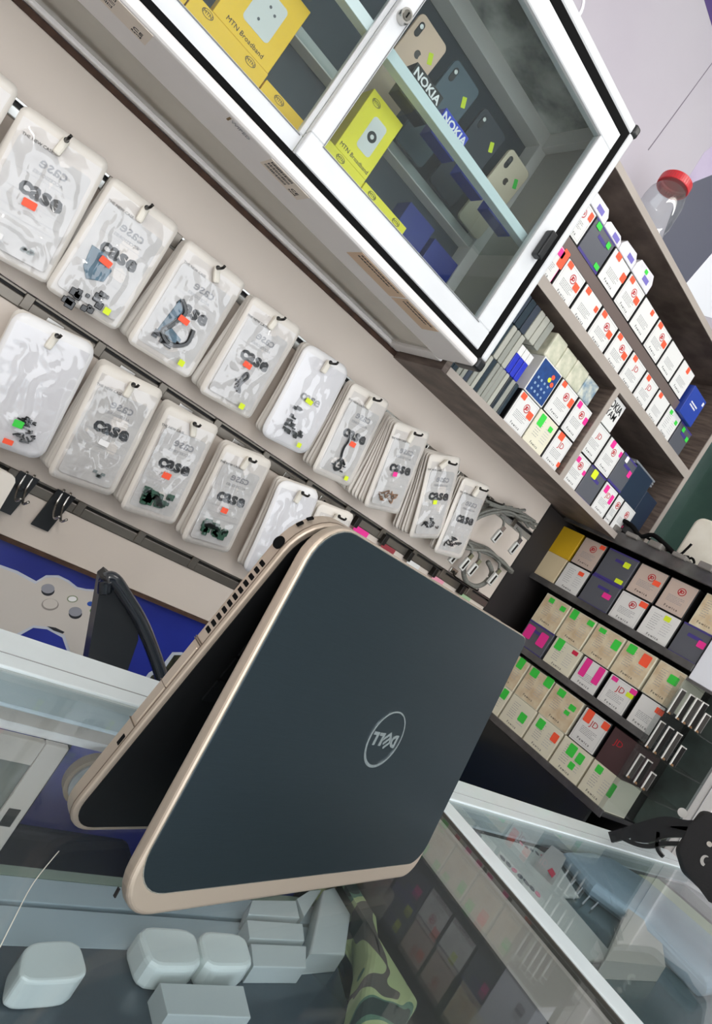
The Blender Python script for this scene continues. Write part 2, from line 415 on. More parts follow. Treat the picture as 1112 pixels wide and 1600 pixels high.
def bagmesh(w, h, r, seed, bulge=0.004):
    """pillow bag: local x across, y up with the top at +0.012, z out"""
    def f():
        bm = B(); NX, NY = 14, 22
        top = 0.013
        gr = {}
        for s in (1, -1):
            for i in range(NX + 1):
                for j in range(NY + 1):
                    u = -1 + 2 * i / NX; v = -1 + 2 * j / NY
                    X, Y = u * w / 2, v * h / 2
                    # round the corners
                    dx = abs(X) - (w / 2 - r); dy = abs(Y) - (h / 2 - r)
                    if dx > 0 and dy > 0:
                        L = math.hypot(dx, dy)
                        m_ = max(dx, dy)
                        k = m_ / L if L > 0 else 1
                        X = math.copysign(w / 2 - r + dx * k, X); Y = math.copysign(h / 2 - r + dy * k, Y)
                    e = (1 - u ** 4) * (1 - v ** 6)
                    z = s * (0.0006 + bulge * e * (0.7 + 0.5 * noise.noise(Vector((u * 1.5 + seed, v * 2.5, s * 3.0)))))
                    if s < 0: z *= 0.5
                    z += 0.0025 * math.sin(v * 2.2 + seed) * (1 - e * 0.3)
                    gr[(s, i, j)] = bm.verts.new((X, top - h / 2 + Y, z))
            for i in range(NX):
                for j in range(NY):
                    q = [gr[(s, i, j)], gr[(s, i + 1, j)], gr[(s, i + 1, j + 1)], gr[(s, i, j + 1)]]
                    bm.faces.new(q if s > 0 else q[::-1])
        per = [(i, 0) for i in range(NX)] + [(NX, j) for j in range(NY)] + [(i, NY) for i in range(NX, 0, -1)] + [(0, j) for j in range(NY, 0, -1)]
        for k in range(len(per)):
            a, b = per[k], per[(k + 1) % len(per)]
            bm.faces.new((gr[(1,) + a], gr[(-1,) + a], gr[(-1,) + b], gr[(1,) + b]))
        return bm
    return f
def filmmesh(w, h, seed):
    def f():
        bm = B(); NX, NY = 22, 36; g = []
        for i in range(NX + 1):
            row = []
            for j in range(NY + 1):
                u = i / NX; v = j / NY
                X = (u - 0.5) * w; Y = -v * h
                e = min(1, 6 * u * (1 - u)) * min(1, 8 * v * (1 - v))
                p = Vector((X * 42 + seed * 7, Y * 30, seed))
                n1 = 1 - abs(noise.noise(p)) * 2.2
                n2 = 1 - abs(noise.noise(p * 2.3 + Vector((5, 2, 1)))) * 2.0
                z = max(0.0005, e * (0.0020 + 0.0042 * max(0, n1) ** 2 + 0.0018 * n2))
                row.append(bm.verts.new((X, Y, z)))
            g.append(row)
        for i in range(NX):
            for j in range(NY):
                bm.faces.new((g[i][j], g[i][j + 1], g[i + 1][j + 1], g[i + 1][j]))
        return bm
    return f
def sticker(par, kind, x, y, z, w, h, rot=0, name='price_sticker'):
    return sub(name, ('stk', round(w, 4), round(h, 4)), lambda: prism(B(), rrpts(w, h, min(w, h) * 0.12, 2), 0, 0.0003), STK[kind], par, T(x, y, z, rot))
def lines(rows, w, gap, hgt, seed):
    def f():
        rnd = random.Random(seed); bm = B()
        for k in range(rows):
            x = -w / 2; y = -k * gap
            x1 = w / 2 - rnd.random() * w * 0.25
            while x < x1:
                L = 0.002 + rnd.random() * 0.005
                L = min(L, x1 - x)
                box(bm, x, y - hgt / 2, 0, x + L, y + hgt / 2, 0.0002)
                x += L + 0.0012
        return bm
    return f
def contents(kind, seed):
    rnd = random.Random(seed)
    def f():
        bm = B()
        if kind == 'cloth':
            for k in range(16):
                x = -0.028 + rnd.random() * 0.052; y = -0.062 - rnd.random() * 0.03 + x * 0.25
                s = 0.003 + rnd.random() * 0.004
                box(bm, x - s, y - s, 0, x + s, y + s, 0.004, bev=0.001, seg=1)
        elif kind == 'strap':
            tube(bm, smoothpts([(-0.02, 0.01, 0.003), (-0.005, -0.005, 0.004), (-0.012, -0.03, 0.003), (-0.02, -0.05, 0.004), (0.0, -0.06, 0.003), (0.022, -0.045, 0.003), (0.02, -0.02, 0.004)]), 0.0042, 6)
            for k in range(10):
                x = -0.028 + rnd.random() * 0.04; y = -0.068 + rnd.random() * 0.016; s = 0.003 + rnd.random() * 0.004
                box(bm, x - s, y - s * 0.7, 0, x + s, y + s * 0.7, 0.004)
        elif kind == 'clip':
            tube(bm, smoothpts([(0.0, -0.055, 0.002), (0.004, -0.04, 0.003), (0.008, -0.03, 0.003), (0.004, -0.024, 0.003), (-0.001, -0.03, 0.003), (0.0, -0.045, 0.003), (0.008, -0.058, 0.002)]), 0.0026, 6)
            for k in range(5):
                x = -0.01 + rnd.random() * 0.02; y = -0.062 + rnd.random() * 0.02; box(bm, x, y, 0, x + 0.007, y + 0.004, 0.004)
        elif kind == 'connector':
            for k in range(26):
                y = -0.078 + rnd.random() * 0.062; x = -0.022 + rnd.random() * 0.014 + (0.03 * rnd.random() if y < -0.055 else 0)
                box(bm, x, y, 0, x + 0.003 + rnd.random() * 0.007, y + 0.002 + rnd.random() * 0.006, 0.004)
        elif kind == 'cable':
            tube(bm, smoothpts([(-0.012, 0.006, 0.002), (-0.006, -0.01, 0.003), (-0.008, -0.03, 0.003), (-0.002, -0.05, 0.002), (0.006, -0.066, 0.003), (-0.004, -0.074, 0.003), (-0.010, -0.062, 0.003), (0.0, -0.05, 0.003), (0.012, -0.058, 0.002)]), 0.0026, 6)
            for k in range(8):
                x = -0.018 + rnd.random() * 0.03; y = -0.076 + rnd.random() * 0.02; box(bm, x, y, 0, x + 0.006, y + 0.003, 0.004)
        elif kind in ('curls', 'tangle', 'round'):
            n = {'curls': 14, 'tangle': 12, 'round': 18}[kind]
            for k in range(n):
                cx = -0.018 + rnd.random() * 0.036; cy = -0.07 + rnd.random() * 0.02
                if kind == 'round':
                    a = 2 * math.pi * k / n; cx = 0.02 + 0.016 * math.cos(a) * rnd.random(); cy = -0.062 + 0.016 * math.sin(a)
                a = rnd.random() * 6.28; L = 0.006 + rnd.random() * 0.008
                tube(bm, smoothpts([(cx, cy, 0.002), (cx + L * math.cos(a), cy + L * math.sin(a) * 0.6, 0.004), (cx + L * math.cos(a + 1.3), cy + L * 0.6 * math.sin(a + 1.3), 0.003)], 3), 0.0014, 5)
        elif kind == 'parts':
            for k in range(30):
                x = -0.024 + rnd.random() * 0.044; y = -0.07 + rnd.random() * 0.022 - 0.1 * abs(x); s = 0.0028 + rnd.random() * 0.003
                box(bm, x - s, y - s, 0, x + s * 1.4, y + s, 0.005, bev=0.0008, seg=1)
        elif kind == 'few':
            for (x, y, a, b_) in ((0.006, -0.060, 0.005, 0.013), (-0.012, -0.07, 0.010, 0.006), (0.0, -0.066, 0.006, 0.005)):
                box(bm, x - a, y - b_ / 2, 0, x + a, y + b_ / 2, 0.005, bev=0.001, seg=1)
        elif kind == 'faint':
            for k in range(6):
                x = 0.0 + rnd.random() * 0.024; y = -0.078 + rnd.random() * 0.008; box(bm, x, y, 0, x + 0.006, y + 0.004, 0.003)
        return bm
    return f
M_cblk = mat('black small parts', (24, 26, 30), 0.3, coat=0.4)
M_cgrn = mat('dark green circuit parts', (22, 74, 52), 0.4, coat=0.3)
M_cblu = mat('blue grey cloth', (72, 108, 128), 0.4, var=0.2, vscale=60)
M_cop = mat('copper curls', (150, 112, 84), 0.35, 0.5)
M_cfnt = mat('pale grey parts', (130, 140, 138), 0.5)
CM = dict(cloth=M_cblk, strap=M_cblk, clip=M_cblk, connector=M_cblk, cable=M_cblk, curls=M_cop, tangle=M_cblk, round=M_cblk, parts=M_cgrn, few=M_cgrn, faint=M_cfnt)
def bag(x, z, rot, w, h, style, label, seed, cont=None, stickers=(), y=HY, case=True):
    fr = FA(x, y, z, rot)
    me = cached(('bag', w, h, seed % 3, style), bagmesh(w, h, 0.011 if style != 'whitebag' else 0.02, (seed % 3) * 1.7))
    if not me.materials:
        me.materials.append(M_pearlw if style == 'whitebag' else M_pearl)
        for p in me.polygons: p.use_smooth = True
    o = link('parts_bag', me, None, None, world=False, mtx=fr)
    tag(o, label, 'bag')
    zf = 0.0052
    ww, wh = w - 0.022, h - 0.048
    if style != 'whitebag':
        sub('window', ('win', ww, wh), lambda: prism(B(), rrpts(ww, wh, 0.006, 3), -0.002, 0.0), M_win, o, T(0, -0.022 - wh / 2, zf))
    if case:
        link('brand_print', text('case', 0.033, M_ink, bold=0.0014), None, o, world=False, mtx=T(0.004, -0.078, zf + 0.0003))
        link('reversed_print', text('case', 0.022, M_grey, bold=0.0003, sx=-1.0), None, o, world=False, mtx=T(0.004, -0.040, zf + 0.0003))
        link('slogan_print', text('THE NEW CASE.', 0.0058, M_ink), None, o, world=False, mtx=T(-0.026, -0.021, zf + 0.0003))
        link('reversed_slogan', text('ACCESSORIES', 0.0066, M_grey, sx=-1.0), None, o, world=False, mtx=T(0.002, -0.055, zf + 0.0003))
        b = sub('printed_lines', ('bl',), lambda: [box(bb, -0.038, -0.001 * 0 - yy, 0, 0.038, -yy + 0.0004, 0.0002) for bb in [B()] for yy in (0.0, 0.024, 0.034, 0.050)] and bb_lines(), M_lgrey, o, T(0, -0.062, zf + 0.0003)) if False else sub('printed_lines', ('bl',), bb_lines, M_lgrey, o, T(0, -0.062, zf + 0.0003))
    if cont:
        c_ = sub('contents', ('cont', cont, seed), contents(cont, seed), CM[cont], o, T(0, -0.082, zf - 0.0005))
        c_['kind'] = 'stuff'
        if cont == 'cloth':
            d_ = sub('folded_cloth', ('cl', seed), lambda: prism(B(), [(-0.034, 0.004), (-0.03, -0.028), (-0.018, -0.042), (0.004, -0.032), (0.006, -0.012), (-0.012, 0.004)], 0, 0.004, 0.0012, 2), M_cblu, o, T(0.0, -0.092, zf - 0.0005))
        if cont == 'strap':
            d_ = sub('folded_cloth', ('cl', seed), lambda: prism(B(), [(-0.024, 0.026), (-0.01, 0.02), (-0.014, -0.02), (0.01, -0.028), (0.012, -0.04), (-0.03, -0.036)], 0, 0.003, 0.0012, 2), M_cblu, o, T(0.002, -0.098, zf - 0.0005))
    sub('film', ('film', w, h, seed % 4), filmmesh(w - 0.012, h - 0.02, seed % 4), M_film, o, T(0, -0.002, zf + 0.0006), smooth=True)
    for (k, sx_, sy_, sw_, sh_, sr) in stickers:
        sticker(o, k, sx_, sy_, zf + 0.0075, sw_, sh_, sr)
    return o
def bb_lines():
    bm = B()
    for yy in (0.0, 0.026, 0.036, 0.050, 0.06): box(bm, -0.038, -yy, 0, 0.038, -yy + 0.0004, 0.0002)
    return bm
OR = ('o', 0.0, -0.096, 0.017, 0.010, -4); 
rows = [
 # hook row, x hook(y=HY), rot, w,h, style, cont, stickers, n behind, desc
 (0, 0.028, 7, 0.120, 0.196, 'bag', 'faint', [('o', -0.004, -0.098, 0.018, 0.011, 2), ('w', -0.02, -0.155, 0.012, 0.008, 0)], 3, 'clear parts bag with orange and white stickers, leftmost whole upper bag'),
 (0, 0.155, 3, 0.114, 0.190, 'bag', 'cloth', [('o', -0.008, -0.098, 0.018, 0.010, -6), ('y', 0.028, -0.158, 0.010, 0.010, 0)], 3, 'clear parts bag holding a blue grey cloth and black bits, orange sticker'),
 (0, 0.288, 3, 0.116, 0.188, 'bag', 'strap', [('o', -0.002, -0.098, 0.018, 0.010, -4), ('y', 0.03, -0.158, 0.010, 0.010, 0)], 4, 'clear parts bag holding a bent blue black strap, orange sticker'),
 (0, 0.419, 5, 0.108, 0.188, 'bag', 'clip', [('o', -0.006, -0.094, 0.016, 0.010, -4), ('y', 0.022, -0.160, 0.010, 0.010, 0)], 3, 'clear parts bag with a small black looped clip, orange sticker'),
 (0, 0.550, 7, 0.108, 0.188, 'whitebag', 'connector', [('y', 0.0, -0.080, 0.016, 0.009, -8), ('y', 0.024, -0.160, 0.009, 0.009, 0)], 3, 'white parts bag of black connectors with a yellow middle sticker'),
 (0, 0.674, 9, 0.100, 0.190, 'bag', 'cable', [('o', 0.004, -0.096, 0.014, 0.010, -4), ('y', 0.026, -0.162, 0.009, 0.009, 0)], 3, 'clear parts bag with a thin black coiled cable, orange sticker'),
 (0, 0.806, 17, 0.098, 0.190, 'bag', 'curls', [('p', -0.010, -0.092, 0.011, 0.010, 4)], 9, 'clear parts bag of copper curls with a pink sticker before a fanned stack'),
 (0, 0.930, 25, 0.092, 0.196, 'bag', 'tangle', [('y', -0.008, -0.092, 0.011, 0.010, 4)], 5, 'tilted white edged parts bag with black tangle and a yellow sticker'),
 (0, 1.055, 14, 0.094, 0.188, 'bag', 'tangle', [], 2, 'clear parts bag with a black tangle, rightmost of the upper row'),
 (1, 0.155, 8, 0.118, 0.198, 'whitebag', 'round', [('g', 0.006, -0.140, 0.014, 0.011, 0), ('o', 0.004, -0.170, 0.014, 0.008, 0)], 3, 'plain white parts bag with round black tangle and green sticker'),
 (1, 0.283, 8, 0.106, 0.196, 'bag', 'faint', [('w', 0.0, -0.102, 0.016, 0.009, -4)], 4, 'clear parts bag with a white sticker, nearly empty'),
 (1, 0.402, 9, 0.100, 0.192, 'bag', 'parts', [('o', -0.004, -0.098, 0.015, 0.011, -4)], 5, 'clear parts bag full of dark green parts with an orange sticker'),
 (1, 0.525, 10, 0.100, 0.194, 'bag', 'parts', [('o', -0.002, -0.102, 0.013, 0.010, -4)], 3, 'clear parts bag of green parts and orange sticker, beside the blank white bag'),
 (1, 0.658, 12, 0.096, 0.194, 'whitebag', 'few', [('g', -0.016, -0.148, 0.012, 0.010, 8)], 3, 'blank white parts bag with a few green pieces behind the laptop corner'),
 (1, 0.762, 12, 0.092, 0.186, 'bag', 'faint', [], 2, 'clear parts bag mostly hidden behind the laptop hinge'),
]
ordn = ['first', 'second', 'third', 'fourth', 'fifth', 'sixth', 'seventh', 'eighth', 'ninth', 'tenth', 'eleventh', 'twelfth']
cnt = [0, 0]
for i, (rw, x, rot, w, h, style, cont, st, nb, desc) in enumerate(rows):
    z = (0.195, -0.034)[rw]
    rn = ('upper', 'lower')[rw]
    hk = hook(x, z, 'dark steel hook, %s from the left on the %s rail, with a cream tab' % (ordn[cnt[rw]], rn), 'hooks of the slat wall')
    tab(hk, x, z + 0.002, [-2, 4, 30, -2, 2, 0, 5, -25, 0][i % 9])
    case = not (i in (9, 13, 4) or style == 'whitebag' and i != 4)
    b0 = bag(x, z, rot, w, h, style, desc, i, cont, st, case=(i not in (9, 13, 4)))
    if i == 4:
        link('brand_print', text('case', 0.026, M_grey, bold=0.0006), None, b0, world=False, mtx=T(0.004, -0.074, 0.0062))
    rnd = random.Random(i)
    fan = 17 if nb > 6 else 7
    for k in range(nb):
        yy = HY + 0.006 + (k + 1) * (0.0052 if nb > 6 else 0.0065)
        rr = rot + (-(k + 1) * fan / nb * 1.0) * (1 if nb > 4 else rnd.uniform(-0.2, 1.0)) + rnd.uniform(-1, 1)
        me = cached(('spare', w, h, k % 2, style), bagmesh(w, h - 0.004, 0.011, 0.7 + k % 2, 0.0022))
        if not me.materials:
            me.materials.append(M_pearl)
            for p in me.polygons: p.use_smooth = True
        o = link('spare_bag', me, None, None, world=False, mtx=FA(x, yy, z, rr))
        tag(o, 'plain cream spare bag stacked behind the %s bag of the %s row' % (ordn[cnt[rw]], rn), 'bag', 'spare bags on the %s %s hook' % (ordn[cnt[rw]], rn))
    cnt[rw] += 1
# partial bag at the far left of the upper row, and the stack on the third rail
bag(-0.100, 0.195, 4, 0.116, 0.188, 'bag', 'clear parts bag cut off by the left picture edge', 3, 'faint', [])
hook(-0.100, 0.195, 'dark steel hook at the far left end of the upper rail', 'hooks of the slat wall')
for k in range(5):
    me = cached(('spare', 0.112, 0.19, k % 2, 'c'), bagmesh(0.112, 0.19, 0.011, 0.7 + k % 2, 0.003))
    if not me.materials: me.materials.append(M_pearl)
    tag(link('parts_bag', me, None, None, world=False, mtx=FA(0.170, HY + k * 0.008, -0.262, 4 - 2.2 * k)), 'cream parts bag stacked at the left end of the third rail', 'bag', 'bags on the third rail')
hook(0.170, -0.262, 'dark steel hook at the left end of the third rail holding cream bags', None)
# two empty double-prong hooks on black plates, third rail
for i, (px_, lab) in enumerate(((0.232, 'empty steel hook on a black plate, left of the pair on the third rail'), (0.296, 'empty steel hook on a black plate, right of the pair on the third rail'))):
    z = -0.254
    h = thing('plate_hook', lab, 'hook', (px_ + 0.012, YA, z))
    o_ = px_ + 0.015
    link('plate', slabw([(o_ - 0.016, YA - 0.004, z - 0.066), (o_ + 0.014, YA - 0.004, z - 0.066), (o_ + 0.02, YA - 0.004, z + 0.006), (o_ - 0.012, YA - 0.004, z + 0.006)], 0.003, (0, -1, 0)), M_blkp, h)
    pb_ = B()
    for s in (-0.006, 0.006):
        xx = o_ + 0.004 + s
        tube(pb_, smoothpts([(xx, YA - 0.004, z + 0.01), (xx, YA - 0.012, z - 0.018), (xx, YA - 0.045, z - 0.03), (xx + 0.002, YA - 0.060, z - 0.020)]), 0.0021, 8)
    link('prong', pb_, M_steel, h, smooth=True)
# spring-like rail end clips with pink and white tags on the second rail
for i, px_ in enumerate((0.86, 0.955, 1.05, 1.15, 1.27)):
    h = thing('rail_tag', 'small %s tag clipped on the second rail, %s from the left' % (('pink', 'red', 'white', 'pink', 'green')[i], ordn[i]), 'tag', (px_, YA, -0.02))
    link('card', bx(px_, YA - 0.016, -0.045, px_ + 0.045, YA - 0.0145, -0.030), (M_pk, mat('dull red card', (150, 50, 60), 0.6), M_card, mat('pale pink card', (226, 150, 170), 0.6), mat('pale green card', (160, 190, 150), 0.6))[i], h)
    link('clip', bx(px_ - 0.006, YA - 0.018, -0.036, px_ + 0.006, YA - 0.002, -0.012, bev=0.001), M_hook, h)

# grey cables with metal ends hung at the right end of the slat wall
M_cab = mat('grey braided cable', (112, 112, 106), 0.6, bump=0.5, bscale=400, var=0.2, vscale=300)
def cable(label, pts, r, ends=None, grp=None):
    c_ = thing('usb_cable', label, 'cable', pts[0], grp)
    b = B(); tube(b, smoothpts(pts, 5), r, 7); link('cord', b, M_cab, c_, smooth=True)
    for (ex, ey, ez, rot) in (ends or ()):
        fr = MW[c_.name].inverted() @ FA(ex, ey, ez, rot)
        p = link('plug', box(B(), -0.009, -0.048, -0.004, 0.009, -0.014, 0.004, bev=0.002), mat('clear grey plug', (200, 200, 196), 0.2, coat=0.5), c_, world=False, mtx=fr)
        link('metal_tip', box(B(), -0.006, -0.015, -0.0025, 0.006, 0.0, 0.0025), M_steel, p, world=False)
        link('dark_core', box(B(), -0.003, -0.044, 0.004, 0.003, -0.018, 0.0046), M_hook, p, world=False)
    return c_
z1 = 0.195
h1 = hook(1.125, z1, 'dark steel hook near the right end of the upper rail holding grey cables', 'hooks of the slat wall')
h2 = hook(1.215, z1 - 0.20, 'dark steel hook near the right end of the lower rail holding grey cables', 'hooks of the slat wall')
rnd = random.Random(3)
def cpts(pts, yy): return [Py(a, b_, yy) for a, b_ in pts]
for k in range(11):
    j = lambda q: rnd.uniform(-q, q)
    o1 = k * 3.2
    cable('grey cable strand in the bundle spread along the upper right of the slat wall', cpts([(728 + j(4), 792 + o1 + j(3)), (748, 786 + o1 * 0.7 + j(3)), (772 + j(3), 790 + o1 * 0.25 + j(3)), (796, 800 + j(5)), (815 + j(4), 808 + j(6)), (832 + j(8), 818 + j(9))], 1.085 - 0.0045 * k), 0.0040, None, 'strands of the upper cable bundle')
for k in range(4):
    cable('grey cable tail pointing up from the upper cable bundle', cpts([(752 + 6 * k, 776 + 6 * k), (768 + 8 * k, 786 + 4 * k), (790 + 10 * k, 792 + 3 * k + rnd.uniform(-4, 0))], 1.05), 0.0038, None, 'tails of the upper cable bundle')
for k in range(7):
    cable('grey cable strand in the bundle along the rail below the upper bundle', cpts([(716 + rnd.uniform(-3, 3), 836 + 3.2 * k), (740, 848 + 2.2 * k + rnd.uniform(-3, 3)), (765, 864 + rnd.uniform(-5, 5)), (785, 880 + rnd.uniform(-4, 4)), (800 + rnd.uniform(-6, 2), 893 + rnd.uniform(-4, 4))], 1.085 - 0.0055 * k), 0.0042, None, 'strands of the lower cable bundle')
def plugged(i, n, where, px_, py_, rot):
    e = Py(px_, py_, 1.045)
    cable('grey cable with a clear plug, %s from the left %s' % (ordn[i], where), [(e.x - 0.02, 1.06, e.z + 0.018), (e.x - 0.006, 1.05, e.z + 0.010), (e.x, 1.045, e.z - 0.015)], 0.0035, [(e.x, 1.045, e.z, rot)])
for i, (a_, b_) in enumerate(((788, 823), (814, 842))): plugged(i, 2, 'under the upper bundle', a_, b_, -10)
for i, (a_, b_) in enumerate(((722, 855), (738, 866), (750, 875), (781, 890))): plugged(i, 4, 'in the lower bundle', a_, b_, -10)
cable('grey cable hanging in a round loop at the end of the slat wall', cpts([(733, 872), (724, 890), (728, 908), (742, 916), (758, 910), (768, 894), (762, 878)], 1.06), 0.0065)

# ------------------------------------------------------------------ glass wall cabinet
YF = 0.847
cb = thing('display_cabinet', 'white framed glass wall cabinet with two doors above the hanging bags', 'cabinet', (0.1, 1.1, 0.318))
X0, X1 = -0.55, 0.706
b = B(); box(b, X0, 0.836, 0.318, X1 - 0.012, 0.944, 0.3345, bev=0.006, seg=3)
link('bottom_front_rail', b, M_whtw, cb)  # bottom rails: warm bounce light put into their white
link('bottom_back_rail', bx(X0, 1.085, 0.319, X1, 1.10, 0.334, bev=0.003), M_whtw, cb)
link('bottom_side_rail', bx(0.674, 0.944, 0.319, X1 - 0.002, 1.085, 0.334, bev=0.003), M_whtw, cb)
link('side_rail', bx(0.6905, 0.836, 0.338, X1, 0.866, 0.826, bev=0.005, seg=3), M_wht, cb)
link('top_front_rail', bx(X0, 0.836, 0.823, X1 - 0.012, 0.88, 0.843, bev=0.005, seg=3), M_wht, cb)
link('corner_cap', bx(0.684, 0.833, 0.3165, 0.7085, 0.895, 0.339, bev=0.007, seg=3), M_blkp, cb)
link('corner_cap', bx(0.690, 0.833, 0.8235, 0.7085, 0.862, 0.8455, bev=0.006, seg=3), M_blkp, cb)
link('bottom_panel', bx(X0, 0.94, 0.326, 0.68, 1.09, 0.332), mat('frosted glass floor', (176, 172, 160), 0.14, coat=0.5, vscale=5, c2=(160, 158, 148)), cb)
link('gasket', bx(X0, 0.838, 0.3345, 0.691, 0.856, 0.3435), M_blk, cb)
link('gasket', bx(0.6765, 0.838, 0.3435, 0.6905, 0.856, 0.823), M_blk, cb)
link('gasket', bx(X0, 0.838, 0.806, 0.6765, 0.856, 0.823), M_blk, cb)
M_bk = mat('dark slate backing', (56, 68, 78), 0.5, var=0.1, vscale=3)
link('back_panel', bx(X0, 1.062, 0.334, X1 - 0.012, 1.07, 0.84), M_bk, cb)
link('side_panel', bx(0.69, 0.866, 0.334, 0.697, 1.10, 0.84), mat('grey side panel', (178, 172, 164), 0.35), cb)
link('left_panel', bx(X0, 0.866, 0.334, X0 + 0.008, 1.10, 0.84), M_whtw, cb)
M_foil = mat('crumpled grey foil', (226, 228, 222), 0.35, 0.1, vscale=14, c2=(120, 126, 122), bump=1.0, bscale=30)
link('top_panel', bx(X0, 0.88, 0.835, X1 - 0.012, 1.10, 0.842), M_foil, cb)
M_fr = mat('inner frame grey', (238, 232, 228), 0.4)
link('inner_frame', bx(X0, 1.03, 0.552, 0.69, 1.06, 0.570, bev=0.001), M_fr, cb)
link('inner_frame', bx(X0, 1.02, 0.802, 0.69, 1.06, 0.836, bev=0.001), M_fr, cb)
link('inner_frame', bx(0.665, 1.02, 0.345, 0.69, 1.06, 0.802, bev=0.001), M_fr, cb)
link('inner_frame', bx(0.672, 0.866, 0.800, 0.69, 1.02, 0.835, bev=0.001), M_fr, cb)
sh = link('middle_shelf', bx(X0 + 0.01, 0.885, 0.553, 0.688, 1.028, 0.559), M_glassd, cb)
link('shelf_edge', bx(X0 + 0.01, 0.866, 0.5495, 0.672, 0.885, 0.5665, bev=0.001), mat('pale shelf edge', (214, 226, 228), 0.35), sh)
def door(x0, x1, y0, y1, z0, z1, sl, sr, sb, st):
    b = B()
    box(b, x0, y0, z0, x1, y1, z0 + sb, bev=0.0015, seg=1); box(b, x0, y0, z1 - st, x1, y1, z1, bev=0.0015, seg=1)
    box(b, x0, y0, z0 + sb, x0 + sl, y1, z1 - st, bev=0.0015, seg=1); box(b, x1 - sr, y0, z0 + sb, x1, y1, z1 - st, bev=0.0015, seg=1)
    d = link('door', b, M_wht, cb)
    link('door_glass', bx(x0 + sl, (y0 + y1) / 2 - 0.002, z0 + sb, x1 - sr, (y0 + y1) / 2 + 0.002, z1 - st), M_glassd, d)
    gb = B(); box(gb, x0 + sl - 0.003, y0 - 0.0012, z0 + sb - 0.003, x1 - sr + 0.003, y0, z0 + sb - 0.0015)
    box(gb, x0 + sl - 0.003, y0 - 0.0012, z0 + sb, x0 + sl - 0.0018, y0, z1 - st)
    link('seal_line', gb, mat('grey seal', (120, 122, 124), 0.5), d)
    return d
dR = door(0.235, 0.676, 0.838, 0.856, 0.3445, 0.8055, 0.027, 0.036, 0.037, 0.035)
dL = door(-0.22, 0.236, 0.8565, 0.872, 0.3445, 0.8055, 0.034, 0.008, 0.032, 0.035)
door(-0.53, -0.221, 0.838, 0.856, 0.3445, 0.8055, 0.027, 0.034, 0.037, 0.035)
b = B(); tube(b, [(0.2485, 0.838, 0.584), (0.2485, 0.826, 0.584)], 0.0095, 20); lk = link('lock', b, M_steel, dR)
b = B(); tube(b, [(0.2485, 0.826, 0.584), (0.2485, 0.8245, 0.584)], 0.0065, 16); link('lock_core', b, mat('dull steel', (120, 118, 112), 0.3, 0.9), dR)
link('keyhole', bx(0.2475, 0.8238, 0.580, 0.2495, 0.8246, 0.588), M_blk, dR)
link('handle', bx(0.6545, 0.820, 0.530, 0.670, 0.838, 0.582, bev=0.003), M_blkp, dR)
# stickers and labels on the cabinet
def onrail(name, x0, x1, y0, y1, mt, z=0.318): return link(name, bx(x0, y0, z - 0.0006, x1, y1, z), mt, cb)
def under(txt, size, x, y, mt, par, z=0.3172, rot=0, align='CENTER'):
    # text read from below: local x = +x, local up = towards the wall top edge (-y), normal = -z
    fr = Matrix(((1, 0, 0, x), (0, -1, 0, y), (0, 0, -1, z), (0, 0, 0, 1))) @ Matrix.Rotation(math.radians(rot), 4, 'Z')
    return link('label_print', text(txt, size, mt, align), None, par, world=False, mtx=MW[par.name].inverted() @ fr)
M_lab = mat('pale label paper', (226, 214, 200), 0.5); M_kraft = mat('brown label tape', (214, 184, 154), 0.5)
for (x0_, x1_) in ((-0.055, 0.033), (0.215, 0.285)):
    y0_, y1_ = 0.842, 0.882
    lb = onrail('barcode_label', x0_, x1_, y0_, y1_, M_lab)
    bb = B(); rnd = random.Random(5)
    for rw in range(3):
        xx = x0_ + 0.004
        while xx < x0_ + 0.042:
            wdt = rnd.choice((0.0006, 0.0012, 0.0018)); box(bb, xx, y0_ + 0.004 + rw * 0.011, 0.3172, xx + wdt, y0_ + 0.011 + rw * 0.011, 0.3175); xx += wdt + 0.0008
    link('barcode', bb, M_ink, lb)
    under('CE', 0.011, x1_ - 0.014, y1_ - 0.016, M_ink, lb); under('RoHS', 0.006, x1_ - 0.014, y1_ - 0.007, M_ink, lb)
for (x0_, x1_) in ((0.395, 0.500), (0.504, 0.588)):
    lb = onrail('brown_label', x0_, x1_, 0.842, 0.888, M_kraft)
    link('label_lines', (lambda q: q)(lines(2, x1_ - x0_ - 0.012, 0.010, 0.004, 3)()), M_ink, lb, world=False, mtx=MW[lb.name].inverted() @ Matrix(((1, 0, 0, (x0_ + x1_) / 2), (0, -1, 0, 0.850), (0, 0, -1, 0.3174), (0, 0, 0, 1))))
under('WIPED', 0.010, 0.166, 0.850, M_grey, cb)
link('brown_mark', bx(0.146, 0.846, 0.3172, 0.149, 0.858, 0.318), mat('brown mark', (120, 96, 60), 0.6), cb)

